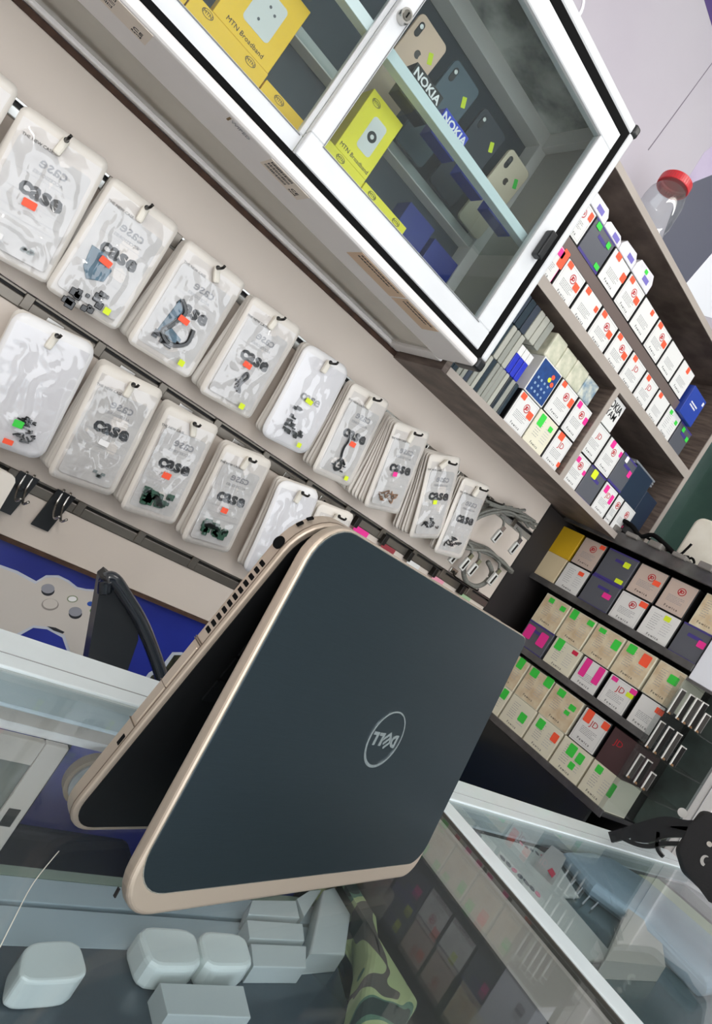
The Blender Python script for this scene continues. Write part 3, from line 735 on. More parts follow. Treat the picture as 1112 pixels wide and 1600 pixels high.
# ---- things in the cabinet
def carton(x0, x1, y0, y1, z0, z1, mt, label, face=True, dev=None, grp=None):
    o = link('router_box', box(B(), -(x1 - x0) / 2, 0, -(y1 - y0), (x1 - x0) / 2, z1 - z0, 0, bev=0.0006, seg=1), mt, None, world=False, mtx=FA((x0 + x1) / 2, y0, z0))
    tag(o, label, 'box', grp)
    w_ = x1 - x0; h_ = z1 - z0
    def ell(x, y, rx):
        def f():
            bm = B(); n = 24
            for k in range(n):
                a0, a1 = 2 * math.pi * k / n, 2 * math.pi * (k + 1) / n
                v = [bm.verts.new((q * math.cos(a), q * 0.6 * math.sin(a), 0.0003)) for a, q in ((a0, rx), (a1, rx), (a1, rx * 0.88), (a0, rx * 0.88))]
                bm.faces.new(v)
            return bm
        e = sub('logo_ring', ('ell', rx), f, M_ink, o, T(x, y, 0.0002))
        link('logo_text', text('MTN', rx * 0.75, M_ink), None, o, world=False, mtx=T(x, y, 0.0003))
    if not face:
        ell(-w_ * 0.30 if w_ > 0.09 else -0.01, h_ - 0.0075, 0.0085); ell(w_ * 0.28, h_ - 0.0075, 0.0085) if w_ > 0.09 else None
        return o
    link('name_print', text('MTN Broadband', 0.0092, M_ink), None, o, world=False, mtx=T(0.0, h_ * 0.09, 0.0003))
    d = sub('printed_device', ('dev', dev), lambda: prism(B(), rrpts(w_ * (0.46 if dev == 'dots' else 0.42), h_ * 0.52, 0.006, 4), 0, 0.0003), M_card, o, T(0.004, h_ * 0.50, 0.0002))
    if dev == 'dots':
        for (a, c_) in ((-0.010, 0.016), (0.0, 0.012), (0.010, 0.008), (-0.004, -0.012)):
            sub('printed_dot', 'dot', lambda: tube(B(), [(0, 0, 0), (0, 0, 0.0004)], 0.002, 12), M_dgrey, d, T(a, c_, 0.0003))
    else:
        sub('printed_dial', 'dial', lambda: tube(B(), [(0, 0, 0), (0, 0, 0.0004)], 0.0085, 20), M_ink, d, T(0, 0, 0.0003))
        sub('dial_centre', 'dialc', lambda: tube(B(), [(0, 0, 0), (0, 0, 0.0004)], 0.0035, 16), M_card, d, T(0, 0, 0.0007))
    if dev != 'dots': ell(-w_ * 0.28, h_ * 0.88, 0.0085)
    return o
ZB = 0.334
carton(0.045, 0.169, 0.925, 0.99, ZB, 0.429, M_yel, 'yellow router box lying under the left standing box behind the left door', False)
carton(0.171, 0.248, 0.925, 0.99, ZB, 0.423, M_yel, 'short yellow router box at the right end of the left cabinet door', False)
carton(0.072, 0.168, 0.925, 0.975, 0.4292, 0.535, M_yel, 'yellow router box printed with a grey dotted device behind the left door', True, 'dots')
carton(0.286, 0.370, 0.925, 0.99, ZB, 0.434, M_yelb, 'lemon yellow router box supporting the standing box behind the right door', False)
carton(0.372, 0.476, 0.925, 0.99, ZB, 0.433, M_yelb, 'long lemon yellow router box lying at the right on the cabinet floor', False)
carton(0.300, 0.370, 0.925, 0.97, 0.4342, 0.541, M_yelb, 'lemon yellow router box printed with a black round dial behind the right door', True, 'dial')
carton(-0.02, 0.043, 0.925, 0.99, ZB, 0.43, M_yel, 'yellow router box at the left picture edge in the cabinet', False)
# silver crumpled bag behind the yellow boxes
for i, (cx, cz) in enumerate(((0.056, 0.47), (0.282, 0.462))):
    b = B(); bmesh.ops.create_icosphere(b, subdivisions=3, radius=1)
    for v in b.verts:
        n_ = noise.noise(v.co * 2.2 + Vector((i * 9, 0, 0))) * 0.35
        v.co = Vector((v.co.x * (0.030 + 0.02 * n_), v.co.y * 0.02, v.co.z * 0.045)) * (1 + n_)
    bmesh.ops.translate(b, vec=(cx - 0.008, 1.0, cz - 0.05 if i == 0 else cz - 0.05), verts=b.verts)
    tag(link('foil_bag', b, mat('silver foil', (120, 128, 132), 0.3, 0.6, var=0.3, vscale=40), None), ['crumpled silver bag behind the left yellow router box', 'crumpled silver bag behind the dial printed router box'][i], 'bag')
def phone(x, y, z, w, h, lean, c, label, acc=None, fruit=False, tilt=0):
    fr = FA(x, y, z, tilt) @ Matrix.Rotation(math.radians(-lean), 4, 'X')
    mt = mat('phone ' + label, c, 0.42)
    o = link('phone', prism(B(), [(a, b_ + h / 2) for a, b_ in rrpts(w, h, 0.010, 5)], -0.0078, 0, 0.0015, 3), mt, None, world=False, mtx=fr)
    tag(o, label, 'phone')
    cm = sub('camera_bump', 'camb', lambda: prism(B(), rrpts(0.010, 0.024, 0.005, 4), 0, 0.0012), M_ink, o, T(-w / 2 + 0.013, h - 0.022, 0))
    sub('lens', 'lens', lambda: tube(B(), [(0, 0, 0), (0, 0, 0.0005)], 0.0035, 14), M_steel, cm, T(0, 0.005, 0.0012))
    if fruit:
        sub('logo', 'fruit', lambda: prism(B(), [(0.006 * math.cos(2 * math.pi * k / 20) * (1 if k not in (0, 19, 1) else 0.65), 0.0065 * math.sin(2 * math.pi * k / 20)) for k in range(20)], 0, 0.0003), mat('logo ink', (60, 52, 46), 0.3), o, T(0, h * 0.70, 0))
    if acc: sticker(o, acc, w / 2 - 0.014, h - 0.035, 0.0003, 0.017, 0.009, -60)
    return o
phone(0.345, 1.0, 0.5595, 0.070, 0.160, -9, (232, 198, 172), 'gold phone with two lenses leaning beside the lock on the upper shelf', 'y', True, 0)
phone(0.437, 1.0, 0.5595, 0.072, 0.165, -9, (74, 92, 102), 'slate blue phone standing between the gold and the black phone', 'y')
phone(0.532, 1.0, 0.5595, 0.072, 0.160, -9, (34, 42, 52), 'black phone standing third on the upper cabinet shelf', 'y')
phone(0.622, 1.0, 0.5595, 0.068, 0.158, -9, (222, 206, 180), 'pale gold phone at the right end of the upper cabinet shelf', 'g', True)
for (xa, xb, c, s, lab) in ((0.325, 0.392, (16, 18, 20), 'NOKIA', 'black phone maker plaque in front of the gold phone'), (0.405, 0.468, (30, 60, 190), 'NOKIA', 'blue phone maker box in front of the slate phone'), (0.49, 0.555, (30, 60, 190), 'NOKIA', 'blue phone maker box in front of the black phone'), (0.575, 0.645, (30, 60, 190), 'NOKIA', 'blue phone maker box in front of the pale gold phone')):
    hh = 0.052 if c[0] == 16 else (0.047 if xa < 0.45 else 0.030)
    o = link('brand_box', box(B(), -(xb - xa) / 2, 0, -0.03, (xb - xa) / 2, hh, 0, bev=0.0005, seg=1), mat('box ' + lab, c, 0.35, coat=0.3), None, world=False, mtx=FA((xa + xb) / 2, 0.905, 0.5595))
    tag(o, lab, 'box')
    link('brand_print', text(s, 0.019, M_ws, bold=0.0005), None, o, world=False, mtx=T(0, hh - 0.012, 0.0003))
for i, (xa, xb, z0, z1_) in enumerate(((0.485, 0.556, 0.3345, 0.50), (0.566, 0.640, 0.3345, 0.49))):
    tag(link('blue_box', bx(xa, 0.985, z0, xb, 1.028, z1_, bev=0.0008), mat('deep blue carton', (26, 44, 130), 0.4), None), ['deep blue phone box standing left on the cabinet floor behind the right door', 'deep blue phone box standing right on the cabinet floor behind the right door'][i], 'box')

# ------------------------------------------------------------------ wooden shelf unit
YS = 0.935
su = thing('wall_shelf', 'grey brown wooden wall shelf unit packed with small white boxes', 'shelf', (1.2, 1.10, 0.305))
SX0, SX1 = 0.722, 1.622
def board(name, *a):
    o = link(name, bx(*a), M_wood, su); return o
def edge(par, *a): link('edge_strip', bx(*a), M_woode, par)
o = board('bottom_board', SX0, YS + 0.002, 0.306, SX1, YW, 0.322); edge(o, SX0, YS, 0.306, SX1, YS + 0.002, 0.322)
o = board('middle_board', SX0, YS + 0.002, 0.566, SX1, YW, 0.584 + 0.006); edge(o, SX0, YS, 0.566, SX1, YS + 0.002, 0.590)
o = board('top_board', SX0, YS + 0.002, 0.852, SX1, YW, 0.868); edge(o, SX0, YS, 0.852, SX1, YS + 0.002, 0.868)
o = board('left_board', SX0 - 0.014, YS + 0.002, 0.306, SX0, YW, 0.868)
o = board('right_board', SX1 - 0.018, YS + 0.0022, 0.322, SX1, YW, 0.852); edge(o, SX1 - 0.018, YS + 0.0002, 0.322, SX1, YS + 0.0022, 0.852)
o = board('divider', 1.160, YS + 0.002, 0.322, 1.178, YW, 0.566); edge(o, 1.160, YS, 0.322, 1.178, YS + 0.002, 0.566)
link('back_board', bx(SX0, 1.108, 0.322, SX1 - 0.018, 1.120, 0.852), M_wood, su)

# ------------------------------------------------------------------ small boxes
def ring(r0, r1, n=24):
    def f():
        bm = B()
        for k in range(n):
            a0, a1 = 2 * math.pi * k / n, 2 * math.pi * (k + 1) / n
            bm.faces.new([bm.verts.new((q * math.cos(a), q * math.sin(a), 0.0002)) for a, q in ((a0, r1), (a1, r1), (a1, r0), (a0, r0))][::-1])
        return bm
    return f
def small_box(fr, w, h, d, style, stickers, label, grp):
    """local origin bottom centre of the front face, x across, y up, z outward"""
    body = {'jdc': M_box, 'jd': M_box, 'plain': M_box, 'cream': M_cream, 'brown': M_cream, 'dark': M_dgrey, 'bjdc': M_box, 'yellow': mat('yellow wrapper', (222, 178, 30), 0.5), 'pale': mat('pale wrapper', (226, 208, 172), 0.5), 'white': M_box, 'blue': mat('blue card', (40, 66, 160), 0.45), 'navy': mat('navy card', (30, 44, 66), 0.4), 'bluegr': M_card, 'maroon': mat('maroon card', (74, 48, 50), 0.5), 'pinkb': M_pk}[style]
    o = link('accessory_box', cached(('sb', round(w, 4), round(h, 4), d, style), lambda: box(B(), -w / 2, 0, -d, w / 2, h, 0, bev=0.0008, seg=1)), None, None, world=False, mtx=fr)
    if not o.data.materials: o.data.materials.append(body)
    tag(o, label, 'box', grp)
    zf = 0.0006
    if style in ('jdc', 'jd', 'plain', 'bjdc', 'white', 'cream', 'pinkb', 'brown', 'bluegr'):
        fm = {'bjdc': M_cardsh, 'cream': M_cream, 'brown': mat('brown tinted card', (204, 180, 146), 0.5, vscale=30, c2=(226, 214, 186)), 'bluegr': mat('blue printed card', (34, 74, 138), 0.45, vscale=60, c2=(26, 58, 116))}.get(style, M_card)
        mg = 0.0022 if style != 'bluegr' else 0.003
        sub('front_label', ('fl', round(w, 4), round(h, 4), mg), lambda: prism(B(), rrpts(w - 2 * mg, h - 2 * mg, 0.0015, 2), 0, zf), fm, o, T(0, h / 2, 0))
    if style in ('jdc', 'bjdc', 'jd', 'plain', 'pinkb'):
        sub('text_block', ('tb', round(w, 3)), lines(5, w * 0.58, 0.0036, 0.0012, 1), M_grey, o, T(0, h * 0.50, zf))
        link('name_print', text('Fewica', 0.0088, M_ink, space=1.45), None, o, world=False, mtx=T(0, h * 0.155, zf + 0.0001))
    if style in ('jdc', 'bjdc'):
        sub('logo_ring', 'lring', ring(0.0078, 0.0098), M_red, o, T(0.004, h * 0.70, zf))
        link('logo_print', text('JD', 0.0105, M_red, bold=0.0006), None, o, world=False, mtx=T(0.004, h * 0.70, zf + 0.0001))
    if style == 'jd':
        link('logo_print', text('JD', 0.020, M_red), None, o, world=False, mtx=T(0.003, h * 0.68, zf + 0.0001))
    if style in ('jdc', 'bjdc', 'jd'):
        def bd():
            bm = B(); a, c_ = w / 2 - 0.006, h / 2 - 0.006
            for (x0, y0, x1, y1) in ((-a, -c_, a, -c_ + 0.0005), (-a, c_ - 0.0005, a, c_), (-a, -c_, -a + 0.0005, c_), (a - 0.0005, -c_, a, c_)): box(bm, x0, y0, 0, x1, y1, 0.0002)
            return bm
        sub('border_print', ('bd', round(w, 4), round(h, 4)), bd, M_lgrey, o, T(0, h / 2, zf))
    if style in ('cream', 'white', 'brown'):
        sub('text_block', ('tc', round(w, 3)), lines(8, w * 0.28, 0.0056, 0.0011, 4), M_grey, o, T(-w * 0.17, h * 0.82, zf))
        sub('text_block', ('td', round(w, 3)), lines(6, w * 0.26, 0.0060, 0.0011, 9), M_lgrey, o, T(w * 0.22, h * 0.70, zf))
        link('name_print', text('Fewica', 0.0088, M_ink, space=1.3), None, o, world=False, mtx=T(0, h * 0.15, zf + 0.0001))
    if style == 'dark':
        sub('purple_band', ('pb', round(w, 4)), lambda: box(B(), -w / 2, 0, -0.0002, w / 2, 0.006, 0.0004), M_purp, o, T(0, 0.0, 0))
        sub('purple_band', ('pb2', round(w, 4)), lambda: box(B(), -w / 2, 0, -0.0002, w / 2, 0.004, 0.0004), M_purp, o, T(0, h - 0.004, 0))
        sub('printed_tab', 'ptab', lambda: box(B(), -0.017, -0.004, 0, 0.017, 0.004, 0.0004), M_purp, o, T(0.004, h * 0.72, 0))
    if style == 'bluegr':
        for k in range(12):
            sub('printed_icon', 'ico', lambda: prism(B(), rrpts(0.0055, 0.0055, 0.0015, 2), 0, 0.0003), mat('pale blue icon', (140, 168, 200), 0.5), o, T(-0.022 + 0.013 * (k % 4), 0.014 + 0.014 * (k // 4), zf))
        for (a, c_, mm) in ((0.016, 0.066, M_or), (0.024, 0.052, M_or), (0.010, 0.056, M_ye)):
            sub('printed_dot', 'pdot', lambda: tube(B(), [(0, 0, 0), (0, 0, 0.0003)], 0.0055, 12), mm, o, T(a, c_, zf))
    if style == 'maroon':
        link('logo_print', text('JD', 0.02, M_red), None, o, world=False, mtx=T(-0.008, h * 0.68, 0.0003))
    for (k, sx_, sy_, sw_, sh_) in stickers:
        sticker(o, k, (sx_ - 0.5) * w, sy_ * h, zf + 0.0004, sw_ * w, sh_ * h)
    return o
KIND = dict(jdc='white red-emblem box', jd='white red-lettered box', plain='plain white box', cream='cream text box', brown='tinted cream box', dark='dark grey box', bjdc='shade-tinted white red-emblem box', yellow='yellow wrapped packet', pale='pale wrapped packet', white='white text-column box', blue='blue box', navy='navy box', bluegr='white edged blue box', maroon='maroon box', pinkb='pink edged box')
SN = dict(o='orange', y='yellow', p='pink', g='green', c='crimson', w='white')
def mklabel(style, st, where):
    cs = []
    for s in st:
        if SN[s[0]] not in cs: cs.append(SN[s[0]])
    t = KIND[style] + ((' with ' + ' and '.join(cs[:2]) + (' stickers' if len(st) > 1 else ' sticker')) if cs else '')
    return t + ', ' + where
# stickers presets (kind, x frac, y frac, w frac, h frac)
S2o = [('o', 0.20, 0.88, 0.22, 0.16), ('o', 0.80, 0.62, 0.24, 0.20)]
S1o = [('o', 0.25, 0.88, 0.22, 0.16)]
D_ = 0.12
YBX = 0.950
def rowA(items, z, h, rowname, grp):
    n = 0
    for (x0, x1, style, st) in items:
        small_box(FA((x0 + x1) / 2, YBX, z), x1 - x0 - 0.004, h, D_, style, st, mklabel(style, st, '%s from left, %s' % (ordn[n], rowname)), grp)
        n += 1
rowA([(0.758, 0.828, 'pinkb', [('p', 0.7, 0.85, 0.3, 0.2), ('o', 0.9, 0.8, 0.3, 0.5)]), (0.828, 0.909, 'jdc', S2o), (0.909, 0.990, 'plain', [('o', 0.22, 0.88, 0.22, 0.16), ('o', 0.85, 0.74, 0.16, 0.16)]), (0.990, 1.073, 'jdc', S2o), (1.073, 1.155, 'jdc', S2o), (1.155, 1.237, 'jd', S1o), (1.237, 1.316, 'jd', S1o), (1.316, 1.390, 'plain', S1o), (1.390, 1.470, 'white', [('g', 0.25, 0.85, 0.18, 0.14), ('g', 0.8, 0.75, 0.18, 0.14)]), (1.472, 1.548, 'dark', [('g', 0.35, 0.85, 0.2, 0.16), ('g', 0.85, 0.72, 0.2, 0.16)])], 0.590, 0.078, 'on the middle board', 'boxes in the lower row of the upper compartment')
# thin dark tray between the rows
tag(link('divider_tray', bx(0.745, 0.951, 0.6683, 1.47, 1.07, 0.6935), mat('smoked brown tray', (110, 96, 92), 0.3, coat=0.4), None), 'long smoky plastic tray between the two rows of white boxes', 'tray')
rowA([(0.752, 0.833, 'jdc', [('o', 0.85, 0.8, 0.16, 0.22)]), (0.833, 0.922, 'dark', [('g', 0.2, 0.88, 0.2, 0.16), ('g', 0.8, 0.8, 0.16, 0.16), ('g', 0.85, 0.15, 0.2, 0.14)]), (0.922, 1.004, 'plain', [('o', 0.3, 0.9, 0.24, 0.18), ('o', 0.88, 0.65, 0.22, 0.24)]), (1.004, 1.087, 'jdc', S2o), (1.087, 1.170, 'plain', [('o', 0.62, 0.86, 0.16, 0.16)]), (1.170, 1.254, 'jdc', S2o), (1.254, 1.335, 'plain', []), (1.335, 1.415, 'plain', [('o', 0.5, 0.86, 0.18, 0.2)])], 0.6937, 0.078, 'above the smoky tray', 'boxes in the upper row of the upper compartment')
b_ = small_box(FA(1.462, 0.938, 0.6687) @ Matrix.Rotation(0.0, 4, 'Z'), 0.082, 0.080, 0.10, 'blue', [], 'bright blue box with white lettering at the right end of the upper compartment', None)
link('line_print', lines(2, 0.04, 0.008, 0.004, 8)(), M_ws, b_, world=False, mtx=T(0.0, 0.045, 0.0002))
link('corner_print', box(B(), 0.028, 0.062, 0, 0.036, 0.072, 0.0003), M_ws, b_, world=False)
# lower left compartment
rowA([(0.922, 1.003, 'jdc', S2o), (1.003, 1.086, 'cream', [('g', 0.25, 0.78, 0.24, 0.34), ('g', 0.75, 0.78, 0.18, 0.14)]), (1.086, 1.158, 'jd', [('o', 0.3, 0.88, 0.3, 0.2), ('o', 0.92, 0.25, 0.14, 0.14)])], 0.322, 0.083, 'bottom left compartment', 'bottom row boxes left of the divider')
rowA([(0.926, 1.006, 'bluegr', []), (1.006, 1.086, 'jdc', [('o', 0.2, 0.9, 0.2, 0.14), ('o', 0.85, 0.68, 0.2, 0.24)]), (1.086, 1.158, 'jdc', [('p', 0.2, 0.86, 0.22, 0.18), ('p', 0.88, 0.66, 0.2, 0.2)])], 0.4055, 0.085, 'left compartment second layer', 'second row boxes left of the divider')
# lower right compartment
rowA([(1.180, 1.256, 'jdc', [('p', 0.3, 0.8, 0.2, 0.16), ('p', 0.9, 0.62, 0.16, 0.14)]), (1.256, 1.338, 'dark', [('y', 0.35, 0.84, 0.28, 0.26)]), (1.338, 1.412, 'jd', [('p', 0.25, 0.8, 0.24, 0.24), ('p', 0.8, 0.66, 0.2, 0.3)]), (1.412, 1.450, 'jdc', []), (1.450, 1.525, 'jdc', [])], 0.322, 0.083, 'bottom right compartment', 'bottom row boxes right of the divider')
rowA([(1.180, 1.258, 'jd', []), (1.258, 1.338, 'jdc', [('p', 0.3, 0.86, 0.22, 0.22), ('p', 0.9, 0.82, 0.14, 0.16)]), (1.338, 1.416, 'dark', [('w', 0.3, 0.88, 0.18, 0.18), ('p', 0.85, 0.62, 0.2, 0.2)])], 0.4055, 0.085, 'right compartment second layer', 'second row boxes right of the divider')
small_box(FA(1.470, 0.955, 0.4055), 0.096, 0.095, 0.12, 'navy', [], 'large navy box resting on the bottom row at the right', None)
small_box(FA(1.563, 0.960, 0.322), 0.072, 0.150, 0.12, 'navy', [], 'tall navy box against the right end board', None)
# okra card
cd = link('hand_lettered_box', box(B(), -0.032, 0, -0.05, 0.032, 0.072, 0, bev=0.0006, seg=1), M_card, None, world=False, mtx=FA(1.2135, 0.948, 0.4908))
tag(cd, 'white box with thick black hand lettering on top beside the divider', 'box')
link('hand_lettering', text('OKIA', 0.027, M_ink, bold=0.0006, sx=0.8), None, cd, world=False, mtx=T(0.0, 0.052, 0.0003))
link('hand_lettering', text('YAM', 0.025, M_ink, bold=0.0002, sx=0.9), None, cd, world=False, mtx=T(-0.002, 0.030, 0.0003))
# upright cases and covers, lower left compartment
CC = [((38, 52, 62), 'dark slate'), ((150, 152, 144), 'clear grey'), ((56, 64, 78), 'slate'), ((176, 176, 166), 'pale clear'), ((34, 44, 54), 'near black')]
rnd = random.Random(11)
def cover(x, z, t, h, d, c, label, grp, lean, top=None):
    fr = FA(x, 0.955, z, lean)
    o = link('phone_cover', prism(B(), [(a, b_ + h / 2) for a, b_ in rrpts(t, h, min(t, 0.006) * 0.45, 2)], -d, 0, 0.001, 1), mat('cover ' + str(c), c, 0.25, coat=0.5), None, world=False, mtx=fr)
    tag(o, label, 'phone cover', grp)
    if top: link('white_top', box(B(), -t / 2 - 0.0003, h * 0.68, -d, t / 2 + 0.0003, h + 0.0003, 0.0004), M_card, o, world=False)
    return o
x = 0.735; k = 0
while x < 0.912:
    c, nm = CC[[0, 0, 1, 1, 2, 1, 3, 0, 1, 1, 1, 3, 4, 1][k % 14]]
    t = (0.010, 0.012, 0.011)[k % 3]
    cover(x, 0.3225, t, 0.083, 0.10, c, '%s cover standing upright, %s from the left on the bottom board' % (nm, ordn[min(k, 11)]), 'covers on the bottom board', -1)
    x += t + 0.0015; k += 1
x = 0.738; k = 0
pat = [0, 0, 3, 1, 0, 3, 1, 3, 'b', 'b', 'b']
for p in pat:
    t = 0.014
    if p == 'b': cover(x, 0.4062, t, 0.064, 0.09, (36, 52, 190), 'bright blue cover with a white top, %s of three' % ordn[k - 8], 'blue covers', -1, True)
    else: cover(x, 0.4062, t, 0.078, 0.10, CC[p][0], '%s cover standing in the second layer, %s from the left' % (CC[p][1], ordn[k]), 'covers of the second layer', -1)
    x += t + 0.002; k += 1
x = 0.745; k = 0
for p in (0, 0, 0, 2, 0, 2, 3, 3, 1):
    t = 0.017
    if x > 0.91: break
    cover(x, 0.4855, t, 0.066, 0.09, CC[p][0], '%s cover standing in the top layer, %s from the left' % (CC[p][1], ordn[k]), 'covers of the top layer', -2)
    x += t + 0.002; k += 1
# patterned cream packs on the second row
M_pat = mat('cream wrap with faint green print', (222, 218, 198), 0.35, coat=0.3, vscale=45, c2=(186, 188, 166))
M_pat2 = mat('cream wrap with blue print', (216, 216, 200), 0.35, coat=0.3, vscale=50, c2=(120, 146, 168))
for k, (xa, xb, mt, h) in enumerate(((0.925, 0.972, M_pat, 0.058), (0.973, 1.020, M_pat, 0.055), (1.021, 1.078, M_pat, 0.056), (1.079, 1.132, M_pat2, 0.054))):
    o = link('wrapped_pack', box(B(), -(xb - xa) / 2, 0, -0.11, (xb - xa) / 2, h, 0, bev=0.004, seg=2), mt, None, world=False, mtx=FA((xa + xb) / 2, 0.953, 0.4910))
    tag(o, 'cream wrapped pack with faint print, %s from the left on top of the second row' % ordn[k], 'pack')
# white blister packs on the upper row
for k, (xa, xb, h) in enumerate(((0.775, 0.86, 0.03), (0.862, 0.93, 0.022), (0.932, 1.0, 0.034), (1.002, 1.085, 0.042))):
    mt = mat('frosted blister', (228, 226, 232), 0.25, coat=0.5, var=0.08, vscale=50)
    o = link('blister_pack', prism(B(), [(-(xb - xa) / 2, 0), ((xb - xa) / 2, 0), ((xb - xa) / 2, h * 0.6), ((xb - xa) / 2 - 0.012, h), (-(xb - xa) / 2 + 0.01, h * 0.9), (-(xb - xa) / 2, h * 0.5)], -0.09, 0, 0.002, 2), mt, None, world=False, mtx=FA((xa + xb) / 2, 0.948, 0.7719))
    tag(o, 'frosted white blister pack lying on the upper boxes, %s from the left' % ordn[k], 'pack')
    sub('printed_patch', 'bpp', lambda: box(B(), -0.012, -0.006, 0, 0.012, 0.006, 0.0003), mat('violet patch', (120, 110, 190), 0.5), o, T(0.012, h * 0.4, 0.0002))
    if k == 3: sticker(o, 'g', 0.0, h * 0.7, 0.0006, 0.012, 0.009)
for k in range(3):
    tag(link('clear_tray', bx(1.44 + 0.01 * k, 0.99, 0.5012 + 0.008 * k, 1.585, 1.08, 0.508 + 0.008 * k, bev=0.002), mat('clear grey tray', (150, 152, 156), 0.2, coat=0.5), None), 'clear grey tray in a stack of three on the navy box', 'tray', 'clear trays on the navy box')

# jar with red lid on the top board
jr = thing('plastic_jar', 'empty clear plastic jar with a red lid on top of the shelf', 'jar', (1.03, 1.01, 0.868))
prof = [(0.0, 0.001), (0.040, 0.001), (0.046, 0.006), (0.046, 0.03), (0.044, 0.045), (0.047, 0.06), (0.047, 0.115), (0.044, 0.135), (0.036, 0.150), (0.034, 0.156), (0.034, 0.168)]
def lathe(prof, n=36, thick=0):
    bm = B(); rings = []
    for r, z in prof:
        rings.append([bm.verts.new((max(r, 1e-5) * math.cos(2 * math.pi * k / n), max(r, 1e-5) * math.sin(2 * math.pi * k / n), z)) for k in range(n)])
    for a, b in zip(rings, rings[1:]):
        for k in range(n): bm.faces.new((a[k], a[(k + 1) % n], b[(k + 1) % n], b[k]))
    bmesh.ops.remove_doubles(bm, verts=bm.verts, dist=1e-5)
    return bm
link('jar_body', lathe(prof), glassmat('jar plastic', (238, 240, 242), 0.09, rough=0.05, haze=0.06), jr, world=False, smooth=True)
o = link('lid', lathe([(0.0, 0.180), (0.035, 0.180), (0.038, 0.177), (0.038, 0.160), (0.0375, 0.158), (0.034, 0.158)]), mat('red plastic lid', (206, 34, 44), 0.35, coat=0.3), jr, world=False, smooth=False)
gb = B()
for k in range(40):
    a = 2 * math.pi * k / 40; box(gb, 0.0375 * math.cos(a) - 0.0006, 0.0375 * math.sin(a) - 0.0006, 0.160, 0.0375 * math.cos(a) + 0.0006, 0.0375 * math.sin(a) + 0.0006, 0.176)
link('lid_ridges', gb, mat('dark red ridges', (170, 26, 36), 0.4), jr, world=False)
bk = link('black_speaker', bx(1.47, 0.99, 0.8685, 1.60, 1.09, 0.955, bev=0.012, seg=3), M_blkp, None); tag(bk, 'black rounded device on the right end of the shelf top', 'device')

# ------------------------------------------------------------------ end wall display rack
XB = 1.50
rk = thing('box_rack', 'dark tiered display rack of small boxes at the end of the shop', 'rack', (1.6, 0.8, -1.15))
M_rk = mat('dark rack board', (26, 26, 28), 0.45); M_rkl = mat('smoked shelf lip', (74, 72, 72), 0.25, coat=0.5, var=0.3, vscale=20)
link('back_board', bx(1.66, 0.6155, -1.15, 1.68, YW, 0.305), M_rk, rk)
for z in (0.123, -0.062, -0.250):
    o = link('tier', bx(XB - 0.002, 0.617, z - 0.010, 1.66, 1.12, z), M_rk, rk)
    link('tier_lip', bx(XB - 0.010, 0.617, z - 0.014, XB - 0.002, 1.12, z + 0.004, bev=0.001), M_rkl, o)
o = link('top_board', bx(XB - 0.012, 0.52, 0.305, 1.68, 1.10, 0.325), M_rk, rk)
link('top_lip', bx(XB - 0.020, 0.52, 0.296, XB - 0.012, 1.10, 0.330, bev=0.002), M_rkl, o)
link('side_board', bx(1.405, 1.10, -1.15, 1.66, 1.122, 0.30), mat('dark recess board', (38, 34, 34), 0.6), rk)
link('acrylic_side', bx(1.46, 0.6155, -0.245, 1.66, 0.6175, 0.088), M_acr, rk)
for z in (0.005, -0.082, -0.158):
    link('acrylic_shelf', bx(1.47, 0.535, z - 0.003, 1.64, 0.6155, z), M_acr, rk)
link('base_front', bx(1.535, 0.66, -1.15, 1.55, 1.12, -0.262), mat('dark green black board', (24, 32, 32), 0.3, coat=0.3), rk)
def rowB(items, z, h, rowname, grp):
    for n, (y1, y0, style, st) in enumerate(items):
        small_box(FB(XB, (y0 + y1) / 2, z), y1 - y0 - 0.003, h, D_, style, st, mklabel(style, st, '%s from left, %s' % (ordn[n], rowname)), grp)
rowB([(1.116, 1.030, 'pale', []), (1.028, 0.949, 'white', [('o', 0.7, 0.8, 0.22, 0.14)]), (0.947, 0.856, 'dark', [('p', 0.75, 0.55, 0.26, 0.18)]), (0.854, 0.774, 'jdc', [('o', 0.85, 0.86, 0.26, 0.18)]), (0.772, 0.690, 'white', [('y', 0.62, 0.82, 0.2, 0.16)]), (0.688, 0.619, 'dark', [('p', 0.85, 0.62, 0.26, 0.2)])], 0.123, 0.079, 'second rack row', 'second row of the end rack')
rowB([(1.112, 1.028, 'yellow', []), (1.024, 0.949, 'bjdc', [('o', 0.85, 0.88, 0.22, 0.14)]), (0.945, 0.854, 'dark', [('y', 0.75, 0.70, 0.2, 0.18), ('y', 0.8, 0.14, 0.24, 0.14)]), (0.850, 0.770, 'bjdc', [('o', 0.78, 0.60, 0.24, 0.16)]), (0.768, 0.693, 'bjdc', []), (0.680, 0.619, 'brown', [])], 0.2025, 0.082, 'top rack row', 'top row of the end rack')
rowB([(1.03, 0.942, 'dark', [('p', 0.2, 0.6, 0.3, 0.5), ('p', 0.75, 0.6, 0.3, 0.5)]), (0.936, 0.850, 'cream', [('g', 0.22, 0.82, 0.26, 0.4), ('c', 0.8, 0.86, 0.2, 0.14)]), (0.846, 0.770, 'plain', [('p', 0.25, 0.66, 0.24, 0.62), ('p', 0.78, 0.66, 0.24, 0.6)]), (0.766, 0.690, 'jd', [('p', 0.2, 0.88, 0.22, 0.14), ('p', 0.9, 0.86, 0.22, 0.16), ('y', 0.86, 0.7, 0.24, 0.14)]), (0.684, 0.619, 'plain', [('o', 0.85, 0.8, 0.3, 0.18)])], -0.062, 0.075, 'fourth rack row', 'fourth row of the end rack')
